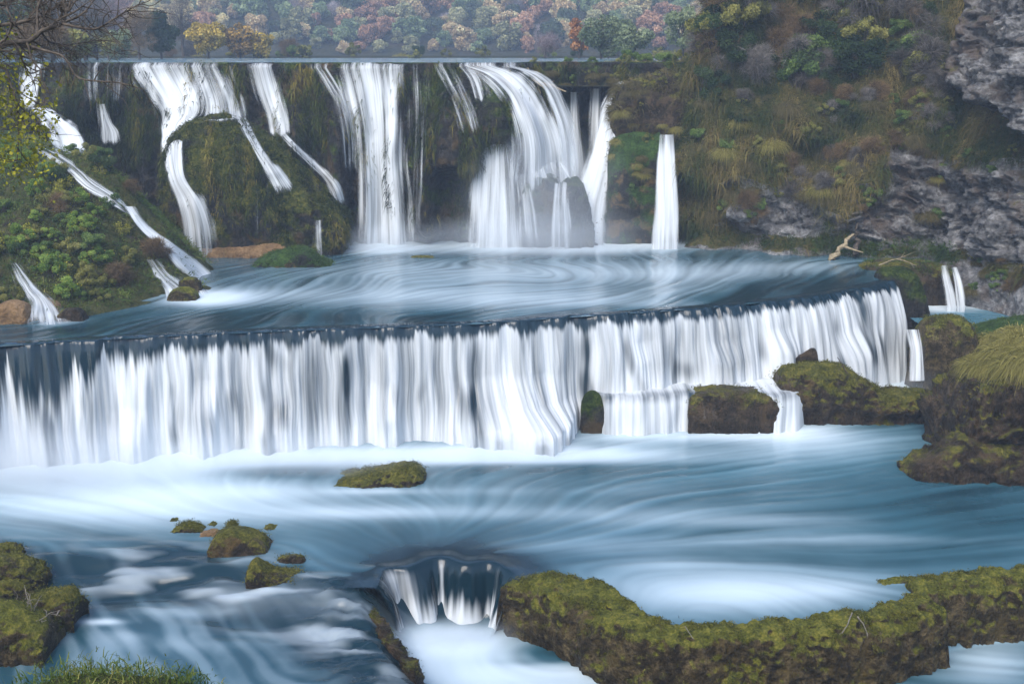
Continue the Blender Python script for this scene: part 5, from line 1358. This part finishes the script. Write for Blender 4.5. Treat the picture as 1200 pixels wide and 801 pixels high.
big_tree(705, 160, 6.4, (3.4, 3.0, 2.9), 4200, .36, 'pale_leaves', 'wide pale willow on the far shore left of its twin', seed=11, base=14.1)
big_tree(740, 158, 6.2, (3.3, 3.0, 2.8), 4200, .36, 'pale_leaves', 'second pale willow overlapping the wide one', seed=12, base=14.1)
big_tree(800, 150, 7.2, (3.4, 3.0, 3.2), 4200, .36, 'pale_leaves', 'pale willow nearest to the right cliff', seed=13, base=14.1)
big_tree(678, 172, 6.4, (1.9, 1.9, 2.9), 2200, .36, 'rust_leaves', 'orange red tree beside the pale willows', seed=14, base=14.2)
big_tree(640, 176, 4.4, (2.2, 2.0, 2.0), 2000, .34, 'mauve_twigs', 'low bare mauve tree at the shore left of the orange tree', bare=True, seed=15, base=14.1)
# dark trees on the left shore
for k, (a, Y_, h, r_, mt, bare, lab) in enumerate([
    (20, 118, 9.5, (4.0, 3.6, 4.6), 'dark_leaves', False, 'dense dark evergreen behind the bare branches at the top left'),
    (-30, 112, 10, (3.6, 3.4, 4.6), 'dark_leaves', False, 'dark evergreen cut by the left border'),
    (62, 122, 9.0, (3.4, 3.2, 4.2), 'grey_twigs', True, 'leafless grey tree next to the dark evergreen'),
    (100, 132, 9.6, (3.6, 3.2, 4.4), 'grey_twigs', True, 'second leafless grey tree nearer to the river'),
    (128, 170, 12.5, (3.2, 3.2, 5.6), 'mauve_twigs', True, 'tall bare mauve tree rising at the end of the left shore'),
    (50, 108, 4.2, (2.6, 2.2, 2.0), 'brown_twigs', True, 'low brown thicket on the left shore at the brink'),
    (84, 112, 3.6, (2.2, 2.0, 1.7), 'olive_leaves', False, 'olive shrub beside the brown thicket')]):
    big_tree(a, Y_, h, r_, 4600, .36, mt, lab, bare=bare, seed=20 + k, base=14.3)

# --- shrubs : a few kinds, each copy an object
def shrub_mesh(seed, rad, nleaf, ls, mt, bark='bark', bare=False, stems=14, mix=None, aspect=.55):
    rg = np.random.default_rng(seed); acc = Acc()
    P, D, C, cr, tv = crown_pts(rg, nleaf, np.array(rad, float), 14, rad[2] * .8, .35)
    P[:, 2] = np.maximum(P[:, 2], .02 + .3 * rg.random(nleaf))
    for c in C[:stems]:
        q = resample(np.array([[c[0] * .1, c[1] * .1, -.25], [c[0] * .5, c[1] * .5, c[2] * .55], c * [1.1, 1.1, 1.12]]), 6)
        V, Q = tube(q, np.linspace(.035, .008, 6), 4); acc.add(V, Q, mi=0, tint=.5)
    if bare:
        V, Q, m = blades(P, D * .6 + rg.normal(size=D.shape) * .5 + [0, 0, .6], ls * 2.2 * rg.uniform(.5, 1.4, nleaf), ls * .075, .35, rg)
        acc.add(V, Q, mi=1, tint=np.repeat(np.clip(.5 + tv + rg.normal(0, .14, nleaf), 0, 1), m))
    else:
        V, Q = leaves(P, ls * rg.uniform(.6, 1.4, nleaf), aspect, .3, rg, D)
        acc.add(V, Q, mi=1, tint=np.repeat(np.clip(.5 + tv + rg.normal(0, .14, nleaf), 0, 1), 4))
    mats = [M[bark], M[mt]]
    if mix:
        mt2, n2, ls2 = mix
        i = rg.choice(nleaf, n2); V, Q = leaves(P[i] + rg.normal(size=(n2, 3)) * .1 + D[i] * .12, ls2, .7, .2, rg)
        acc.add(V, Q, mi=2, tint=np.repeat(np.clip(rg.normal(.5, .2, n2), 0, 1), 4)); mats.append(M[mt2])
    return acc.build('shrub', mats)
SH = {
 'darkgreen': [shrub_mesh(601 + q, (1.5, 1.4, 1.1), 4940, 0.112, 'dark_leaves') for q in range(2)],
 'green': [shrub_mesh(611 + q, (1.3, 1.2, .95), 4560, 0.112, 'green_leaves') for q in range(2)],
 'olive': [shrub_mesh(621 + q, (1.3, 1.2, .85), 4560, 0.106, 'olive_leaves') for q in range(2)],
 'fresh': [shrub_mesh(631 + q, (1.2, 1.2, .9), 4180, 0.106, 'fresh_leaves', mix=('yellow_leaves', 90, .14)) for q in range(2)],
 'yellow': [shrub_mesh(641 + q, (1.0, 1.0, .9), 2850, 0.099, 'olive_leaves', mix=('yellow_leaves', 420, .17)) for q in range(2)],
 'grey': [shrub_mesh(651 + q, (1.6, 1.5, 1.3), 5200, .26, 'grey_twigs', bare=True) for q in range(2)],
 'brown': [shrub_mesh(661 + q, (1.3, 1.2, .95), 2800, .26, 'brown_twigs', bare=True) for q in range(2)],
 'tussock': []}
def tussock(seed, mt):
    rg = np.random.default_rng(seed); n = 2600; acc = Acc()
    P = rg.normal(size=(n, 3)) * [.35, .35, .12]; D = P * [1.6, 1.6, 0] + rg.normal(size=(n, 3)) * .35 + [0, 0, .9]
    V, Q, m = blades(P, D, rg.uniform(.7, 1.6, n), .045, 1.05, rg, 3); acc.add(V, Q, tint=np.repeat(np.clip(rg.normal(.5, .2, n), 0, 1), m)); return acc.build('grass_tussock', [M[mt]])
SH['tussock'] = [tussock(671, 'grasst'), tussock(672, 'grasst')]
SH['ytuss'] = [tussock(673, 'grassy'), tussock(674, 'grassy')]
SLAB = {'darkgreen': 'dark green bush', 'green': 'mid green bush', 'olive': 'olive green bush', 'fresh': 'fresh green bush flecked with yellow', 'yellow': 'bush with bright yellow leaves',
        'grey': 'leafless grey bush', 'brown': 'bare reddish brown bush', 'tussock': 'drooping tan grass tussock', 'ytuss': 'drooping yellow grass tussock'}
def put_shrub(kind, P, s, where, name=None):
    nm = 'grass_tussock' if 'tuss' in kind else 'shrub'
    place(nm, SH[kind][random.randrange(2)], P, s, random.uniform(0, 6.28), f'{SLAB[kind]} {where}', 'grass' if 'tuss' in kind else 'bush', f'{SLAB[kind]} {where}'.replace('bush', 'bushes').replace('tussock', 'tussocks'))

def cast1(px, py, bv):
    x, y, w = ray(px, py); h = bv.ray_cast(Vector((0, 0, ZC)), Vector((float(x), float(y), float(w))).normalized(), 400)
    return h[0]
random.seed(11)
rows = []
for _ in range(70):                                              # wooded upper part of the cliff
    a = random.uniform(815, 1085); b = random.uniform(-40, 120 if a < 980 else 95)
    lim = 150 - (a - 815) * .2
    if b > lim: continue
    k = random.choices(['darkgreen', 'green', 'grey', 'olive', 'brown'], [3.2, 2.4, 3.0, 2.0, 1.6])[0]
    rows.append((k, a, b, random.uniform(.9, 1.9), 'high on the right cliff'))
for _ in range(84):                                              # lower, smaller, among the grass
    a = random.uniform(815, 1100); b = random.uniform(110, 262)
    k = random.choices(['olive', 'tussock', 'grey', 'green', 'ytuss', 'brown'], [2.4, 2.2, 2.0, 2.0, .5, 1.6])[0]
    rows.append((k, a, b, random.uniform(.45, .95), 'on the lower right cliff'))
for _ in range(20):
    a = random.uniform(1060, 1200); b = random.uniform(110, 210)
    rows.append((random.choice(['tussock', 'green', 'olive', 'tussock', 'brown']), a, b, random.uniform(.35, .7), 'on the rocky ledges of the right cliff'))
for _ in range(14):
    a = random.uniform(1125, 1200); b = random.uniform(300, 350)
    rows.append((random.choice(['green', 'olive', 'tussock', 'brown', 'green']), a, b, random.uniform(.3, .6), 'at the foot of the right cliff'))
for k, a, b, s, w_ in rows:
    p = cast1(a, b, CL_BV)
    if p: put_shrub(k, p + Vector((0, 0, -.1)), s, w_)
# grass and shrubs of the left bank
for _ in range(140):
    a = random.uniform(-20, 225); b = random.uniform(175, 372)
    p = cast1(a, b, BK_BV)
    if not p or p.z < .35: continue
    if (a > 140 and b > 240 and abs((b - 246) - (a - 152) * 1.05) < 24): continue
    if a < 100 and b > 305 and abs(a - (12 + (b - 312) * .8)) < 30: continue
    if a < 115 and b < 215 and abs(b - (176 + (a - 48) * .6)) < 14: continue
    kk = random.choices(['fresh', 'green', 'yellow', 'brown', 'olive', 'darkgreen'], [4, 3, 1.6 if a < 120 else 3, 1.6 if b > 230 or a > 150 else .8, 2.2, .5])[0]
    put_shrub(kk, p + Vector((0, 0, -.12)), random.uniform(.4, .9), 'on the left bank')
# tussocks over the big boulder and the outcrop
for _ in range(26):
    a = random.uniform(1150, 1225); b = random.uniform(394, 436) - (a - 1130) * .12
    p = None
    x, y, w = ray(a, b); best = None
    for bv in BV_LUMPS:
        h = bv.ray_cast(Vector((0, 0, ZC)), Vector((float(x), float(y), float(w))).normalized(), 400)
        if h[0] is not None and (best is None or h[3] < best[3]): best = h
    if best: put_shrub('ytuss', best[0] + Vector((0, .3, -.1)), random.uniform(.6, 1.0), 'on top of the big overhanging boulder')
for _ in range(22):
    a = random.uniform(722, 806); b = random.uniform(88, 150)
    x, y, w = ray(a, b); best = None
    for bv in BV_LUMPS:
        h = bv.ray_cast(Vector((0, 0, ZC)), Vector((float(x), float(y), float(w))).normalized(), 400)
        if h[0] is not None and (best is None or h[3] < best[3]): best = h
    if best: put_shrub(random.choice(['tussock', 'tussock', 'olive', 'ytuss']), best[0] + Vector((0, .2, -.1)), random.uniform(.3, .6), 'on the outcrop above the green pillar')

# low bushes along the far shore
for _ in range(34):
    a = random.uniform(95, 830); Y_ = random.uniform(184, 205)
    kk = random.choice(['olive', 'green', 'grey', 'olive', 'brown', 'darkgreen', 'ytuss'])
    x_ = float(px_X(a, Y_, 14)); put_shrub(kk, Vector((x_, Y_, float(hillZ(x_, Y_)) - .2)), random.uniform(.7, 1.6), 'along the far shore of the upper river')
for _ in range(46):                                              # tufts breaking the line of the brink right of the falls
    a = random.uniform(622, 800); Y_ = random.uniform(104.8, 108)
    x_ = float(px_X(a, Y_, 14.4)); put_shrub(random.choice(['ytuss', 'olive', 'tussock', 'green', 'ytuss']), Vector((x_, Y_, 14.25)), random.uniform(.35, .85) * (1 if a > 700 else .7), 'on the brink right of the upper falls')
for _ in range(18):
    a = random.uniform(622, 722); y_ = float(planY(px_X(a, 103, 13))) - random.uniform(.3, .7)
    put_shrub(random.choice(['tussock', 'olive', 'tussock', 'green']), Vector((float(px_X(a, y_, 13)), y_, random.uniform(12.2, 13.6))), random.uniform(.3, .55), 'hanging over the dark recess')
for a in [258, 266, 274, 336, 346, 356, 366, 494, 502, 508, 564]:
    Y_ = float(planY(px_X(a, 95.3, 14.4))) + .5
    put_shrub('tussock', Vector((float(px_X(a, Y_, 14.4)), Y_, 14.3)), random.uniform(.16, .28), 'between the streams on the brink of the upper falls')
for _ in range(12):
    a = random.uniform(712, 762); b = random.uniform(162, 235)
    p = cast1(a, b, BV_LUMPS[2])
    if p: put_shrub(random.choice(['olive', 'ytuss', 'green', 'tussock']), p + Vector((0, .15, -.1)), random.uniform(.28, .5), 'clinging to the green rock pillar')
# --- bare tree reaching in from the left, near the viewer
def grow(rg, p, d, L_, r, depth, out, leafpts):
    n = 7; pts = [p]; dd = d.copy()
    for k in range(n):
        dd = dd + rg.normal(size=3) * .16 + np.array([0, 0, -.02 * depth]); dd /= np.linalg.norm(dd)
        pts.append(pts[-1] + dd * L_ / n)
    out.append((np.array(pts), r)); leafpts.append((pts[-1], r))
    if depth <= 0: return
    for k in range(rg.integers(3, 6)):
        t = rg.integers(2, n + 1); q = pts[t]
        e = dd + rg.normal(size=3) * .75; e /= np.linalg.norm(e)
        grow(rg, q, e, L_ * rg.uniform(.45, .75), r * .55, depth - 1, out, leafpts)
rg = np.random.default_rng(91)
YT = 25.0
def T(px, py, dy=0): return at_y(px, py, YT + dy)
woods = []; tips = []
ground_z = float(nearZ(-14.2, 24.5))
trunk_path = np.array([[-14.2, 24.6, ground_z - .5], [-14.0, 24.8, ground_z + 5], [-13.6, 25, 10.5], [-13.3, 25, 14.2], [-13.8, 25.2, 18.5], [-13.4, 25, 22]])
woods.append((trunk_path, .34))
limbs = [([(-70, 90, 0), (0, 53, 0), (34, 49, .2), (49, 36, .3), (73, 28, .5), (77, 11, .7), (69, -6, 1)], .085, 3),
         ([(-70, 40, .4), (0, 30, .8), (40, 22, 1), (70, 5, 1.2), (90, -20, 1.4)], .06, 3),
         ([(73, 28, .5), (92, 32, .3), (112, 34, 0), (128, 26, -.3), (142, 17, -.4), (163, 5, -.6)], .035, 2),
         ([(34, 54, .2), (55, 60, 0), (75, 67, -.3), (90, 90, -.5), (112, 95, -.7), (139, 97, -1), (168, 105, -1.2)], .034, 1),
         ([(-70, 70, 1.5), (0, 78, 1.6), (10, 92, 1.5), (18, 118, 1.3), (22, 150, 1.2), (20, 188, 1.0)], .045, 2),
         ([(-70, 10, 2), (0, 4, 2), (50, -8, 2.2)], .05, 3),
         ([(50, 40, .3), (60, 50, .8), (84, 52, 1.4), (110, 48, 1.8)], .025, 2)]
for pts, r, dep in limbs:
    P = np.array([T(a, b, c) for a, b, c in pts]); 
    woods.append((P, r))
    Q = resample(P, 14)
    for k in range(3, 14):
        for _ in range(2 if dep > 1 else 1):
            d = (Q[k] - Q[k - 1]); d /= np.linalg.norm(d)
            e = d + rg.normal(size=3) * .7; e /= np.linalg.norm(e)
            if Q[k][0] < -10.9 and rg.random() < .4: continue
            grow(rg, Q[k], e, rg.uniform(.5, 1.25), r * .36, max(0, dep - 1 - (k > 10)), woods, tips)
acc = Acc()
for P, r in woods:
    q = resample(P, max(7, min(24, len(P) * 3))); V, Q = tube(q, np.linspace(r, max(.004, r * .3), len(q)), 6 if r > .03 else 4); acc.add(V, Q, tint=.5)
root = empty('tree', (-14.2, 24.6, ground_z)); tag(root, 'near bare tree with crooked branches and a few yellow green leaves at the left', 'tree')
me = acc.build('trunk', [M['bark']]); link('trunk', me, root, (14.2, -24.6, -ground_z))
n = 1500
st = np.array([T(a, b, c) for a, b, c in [(-12, 55, 1.6), (2, 85, 1.5), (14, 110, 1.3), (22, 140, 1.2), (18, 175, 1.1), (2, 190, 1.2), (40, 150, 1.0), (55, 125, 1.0), (8, 60, 1.4), (0, 130, 1.5), (40, 190, 1.0), (-5, 165, 1.3)]])
i = rg.integers(len(st), size=n)
P = st[i] + rg.normal(size=(n, 3)) * np.array([.30, .40, .34]); keepm = to_px(P)[0] < 72 - .0 * P[:, 0]
P = P[keepm]; 
V, Q = leaves(P, rg.uniform(.05, .13, len(P)), .8, .1, rg)
cl = Acc(); cl.add(V, Q, tint=np.repeat(np.clip(rg.normal(.45, .22, len(P)), 0, 1), 4))
link('crown', cl.build('crown', [M['yellow_leaves']]), root, (14.2, -24.6, -ground_z))

# --- plants on the brow of the near bank
def near_plant(px, Y_, kind, h, label, seed, group=None):
    rg = np.random.default_rng(seed); x_ = float(px_X(px, Y_, 3)); z_ = float(nearZ(x_, Y_)); acc = Acc()
    if kind == 'leafy':
        for k in range(7):
            a = rg.uniform(0, 6.28); tip = np.array([math.cos(a) * h * .5, math.sin(a) * h * .5, h * rg.uniform(.5, 1)])
            q = resample(np.array([[0, 0, -.05], tip * [.35, .35, .6], tip]), 6); V, Q = tube(q, np.linspace(.007, .003, 6), 4); acc.add(V, Q, mi=0, tint=.5)
            n_ = 16; tt = rg.uniform(.25, 1, n_); P = np.stack([np.interp(tt, np.linspace(0, 1, 6), q[:, c]) for c in range(3)], -1) + rg.normal(size=(n_, 3)) * .04
            V, Q = leaves(P, rg.uniform(.08, .17, n_), .75, 1.0, rg); acc.add(V, Q, mi=1, tint=np.repeat(np.clip(rg.normal(.6, .2, n_), 0, 1), 4))
        me = acc.build('plant', [M['bark'], M['fresh_leaves']]); nm, cat = 'plant', 'plant'
    elif kind == 'twig':
        out = []; tp = []
        for k in range(4):
            grow(rg, np.array([0, 0, -.05]), np.array([rg.normal() * .35, rg.normal() * .35, 1.0]), h * rg.uniform(.6, 1), .008, 2, out, tp)
        for P, r in out:
            V, Q = tube(P, np.linspace(r, max(.0025, r * .4), len(P)), 4); acc.add(V, Q, mi=0, tint=.4)
        P = np.array([t_[0] for t_ in tp]); V, Q = leaves(P, .035, .7, .2, rg); acc.add(V, Q, mi=1, tint=np.repeat(rg.uniform(.2, .7, len(P)), 4))
        me = acc.build('plant', [M['brown_twigs'], M['rust_leaves']]); nm, cat = 'plant', 'plant'
    else:
        n_ = 90; P = rg.normal(size=(n_, 3)) * [.10, .10, .0]; D = rg.normal(size=(n_, 3)) * .28 + [0, 0, 1]
        V, Q, m = blades(P, D, h * rg.uniform(.5, 1.1, n_), .022, .3, rg, 4); acc.add(V, Q, tint=np.repeat(np.clip(rg.normal(.55, .2, n_), 0, 1), m))
        me = acc.build('grass_tussock', [M['grassg' if seed % 2 else 'grassy']]); nm, cat = 'grass_tussock', 'grass'
    o = link(nm, me, loc=(x_, Y_, z_)); tag(o, label, cat, group)
for k, a in enumerate([52, 58, 70, 84, 205, 214, 222, 230, 236, 246, 252, 262, 270, 182, 168, 156]):
    near_plant(a, 19.6 + .5 * math.sin(k * 3), 'leafy', .46, 'leafy green plant on the brow of the near bank', 700 + k, 'leafy plants on the near brow')
for k, a in enumerate([150, 162, 228]):
    near_plant(a, 19.8, 'twig', .85, 'bare reddish twiggy plant on the brow of the near bank', 720 + k, 'twiggy plants on the near brow')
for k, a in enumerate([98, 106, 116, 124, 131, 62, 78, 196, 214, 140]):
    near_plant(a, 19.7, 'grass', .95 if 95 < a < 128 else .5, 'thin upright grass tuft on the brow of the near bank', 740 + k, 'grass tufts on the near brow')
rg = np.random.default_rng(5)
Pn_ = NBV.reshape(-1, 3); wn_ = ((Pn_[:, 1] > 16) & (Pn_[:, 1] < 22.5) & (np.abs(Pn_[:, 0] - hx) < 4)).astype(float)
scatter_grass('grass', Pn_, np.tile([0, 0, 1.0], (len(Pn_), 1)), wn_, 22000, .30, .022, M['bankgr'], lambda C: .5 + .4 * fbm(C * .9, 2, 3), .5, 12)
st = Acc(); V, Q = tube(np.array([[0, 0, -.1], [.01, 0, .12], [.0, .01, .26]]), [.035, .034, .03], 8); st.add(V, Q); 
x_ = float(px_X(196, 19.6, 3)); link('stump', st.build('stump', [M['bark']]), loc=(x_, 19.6, float(nearZ(x_, 19.6)))); tag(bpy.data.objects['stump'], 'short brown stick stump among the near plants', 'stump')

# --- dead wood
def wood(label, pts, r, mat='driftw', name='branch', forks=2, seed=0, group=None, cat='branch'):
    rg = np.random.default_rng(seed); P = np.array(pts, float); acc = Acc(); q = resample(P, 12)
    q += rg.normal(size=q.shape) * r * .35; loc = P[0].copy()
    V, Q = tube(q - loc, np.linspace(r, r * .45, 12), 7); acc.add(V, Q)
    for f in range(forks):
        k = rg.integers(4, 10); d = (q[k] - q[k - 1]); d /= np.linalg.norm(d); e = d + rg.normal(size=3) * .6; L_ = np.linalg.norm(q[-1] - q[0]) * rg.uniform(.2, .4)
        b = np.array([q[k], q[k] + e * L_ * .5, q[k] + e * L_ + [0, 0, .05 * L_]]) - loc; V, Q = tube(resample(b, 6), np.linspace(r * .5, r * .15, 6), 5); acc.add(V, Q)
    return tag(link(name, acc.build(name, [M[mat]]), loc=loc), label, cat, group)
wood('pale fallen trunk leaning out of the pool at the cliff foot', [at_y(972, 306, 85.5), at_y(985, 290, 86), at_y(1000, 276, 86.6)], .26, name='fallen_trunk', forks=3, seed=3, cat='log')
wood('upright dead stump beside the pale fallen trunk', [at_y(1002, 300, 86), at_y(1003, 285, 86.2), at_y(1004, 262, 86.6)], .25, 'bark', name='stump', forks=1, seed=4, cat='stump')
for k, (a, b, c, d, r) in enumerate([(612, 84, 640, 106, .13), (604, 92, 650, 100, .12), (618, 80, 634, 110, .10), (626, 96, 664, 108, .13), (608, 78, 616, 100, .09)]):
    wood('bleached driftwood stick jammed at the brink beside the curving fall', [at_y(a, b, 97.5 + .3 * k), at_y((a + c) / 2, (b + d) / 2 - 1, 97.2 + .3 * k), at_y(c, d, 97 + .3 * k)], r, forks=1, seed=10 + k, group='driftwood sticks at the brink')
wood('dead twig poking up from the mossy boulder', [at_y(996, 444, 66.8), at_y(990, 432, 66.8), at_y(982, 419, 66.8)], .05, 'bark', 'twig', 2, 20)
wood('tangle of dead twigs on the dark ledge near the side fall', [at_y(1030, 310, 80.4), at_y(1052, 304, 80.4), at_y(1074, 311, 80.3)], .05, 'driftw', 'twig', 4, 21)
for k, (pts, lab) in enumerate([([(794, 722), (803, 734), (812, 748)], 'forked pale twig lying on the front face of the winding rim'), ([(998, 718), (993, 730), (986, 742)], 'thin twig hanging from the right half of the winding rim'),
                                 ([(1004, 722), (1012, 733), (1016, 745)], 'second twig fanning out at the right half of the winding rim')]):
    q = [at_y(a, b, 43.6 - .0 * k) for a, b in pts]
    hit = [None] * 3
    for j, (a, b) in enumerate(pts):
        x, y, w = ray(a, b); best = None
        for bv in BV_LUMPS:
            h = bv.ray_cast(Vector((0, 0, ZC)), Vector((float(x), float(y), float(w))).normalized(), 400)
            if h[0] is not None and (best is None or h[3] < best[3]): best = h
        if best: q[j] = np.array(best[0]) + [0, -.08, .05]
    wood(lab, q, .03, 'paleb', 'twig', 2, 30 + k)
# tangled roots on the left bank rock
rg = np.random.default_rng(17); acc = Acc(); c0 = at_y(30, 722, 41.0)
for k in range(46):
    a0 = c0 + rg.normal(size=3) * [.5, .35, .30]; pts = [a0]
    d = rg.normal(size=3) * [1, .5, .6]; d /= np.linalg.norm(d)
    for j in range(5):
        d = d + rg.normal(size=3) * .45 + [0, 0, -.06]; d /= np.linalg.norm(d); pts.append(pts[-1] + d * .22)
    V, Q = tube(resample(np.array(pts), 12) - c0, np.linspace(.022, .008, 12), 5); acc.add(V, Q)
tag(link('tangled_roots', acc.build('tangled_roots', [M['paleb']]), loc=c0), 'ball of tangled grey roots hanging over the left foreground rock', 'roots')

# ------------------------------------------------------------------ air
def vol_mat(name, dens, col, aniso=.2):
    m, nt = new_mat(name); s = NT(nt)
    v = s.n('ShaderNodeVolumePrincipled'); v.inputs['Color'].default_value = (*col, 1); v.inputs['Density'].default_value = dens; v.inputs['Anisotropy'].default_value = aniso
    s.out(v.outputs[0], 'Volume'); return m
M['haze'] = vol_mat('haze_air', .0007, (.64, .78, .98))
def box(name, lo, hi, mat):
    x0, y0, z0 = lo; x1, y1, z1 = hi
    V = [(x0, y0, z0), (x1, y0, z0), (x1, y1, z0), (x0, y1, z0), (x0, y0, z1), (x1, y0, z1), (x1, y1, z1), (x0, y1, z1)]
    Q = [(0, 3, 2, 1), (4, 5, 6, 7), (0, 1, 5, 4), (1, 2, 6, 5), (2, 3, 7, 6), (3, 0, 4, 7)]
    return link(name, mesh(name, V, Q, mats=mat, smooth=False))
tag(box('haze', (-445, -48, -14), (445, 660, 130), M['haze']), kind='stuff')
def mist_mat(name, dens):
    m, nt = new_mat(name); q = NT(nt)
    co = q.tc().outputs['Object']
    ln = q.n('ShaderNodeVectorMath', operation='LENGTH'); q.l(co, ln.inputs[0])
    r = q.math('ADD', ln.outputs['Value'], q.math('MULTIPLY', q.math('SUBTRACT', q.noise(co, 2.2, 2), .5), .5))
    d = q.math('MULTIPLY', q.math('POWER', q.ss(r, .95, .0), 1.3), dens)
    v = q.n('ShaderNodeVolumePrincipled'); v.inputs['Color'].default_value = (.88, .94, 1, 1); v.inputs['Anisotropy'].default_value = .1
    q.l(d, v.inputs['Density']); q.out(v.outputs[0], 'Volume'); return m
def mist(c, r, dens, seed):
    V, Tt = icos(3)
    o = link('mist', mesh('mist', V, tris=Tt, mats=mist_mat('mist_air', dens)), loc=c); o.scale = r; tag(o, kind='stuff')
mist(at_y(640, 240, 89.0), (9.5, 4.2, 7.5), .12, 1)
mist(at_y(625, 280, 86.8), (14, 3.0, 2.8), .24, 2)
mist(at_y(450, 290, 90.0), (7, 2.4, 2.6), .28, 3)
mist(at_y(40, 545, 55.5), (11, 3.0, 4.0), .34, 4)
mist(at_y(330, 538, 58.0), (17, 2.2, 1.9), .30, 5)
mist(at_y(540, 748, 44.0), (4.0, 1.6, 1.2), .45, 6)
mist(at_y(1040, 455, 70.6), (5.5, 2.0, 2.0), .14, 7)
mist(at_y(225, 285, 89.5), (3.6, 2.2, 4.2), .20, 8)
mist(at_y(610, 530, 59.0), (7.5, 1.8, 1.6), .25, 9)
print('script seconds', round(time.time() - T0, 1))
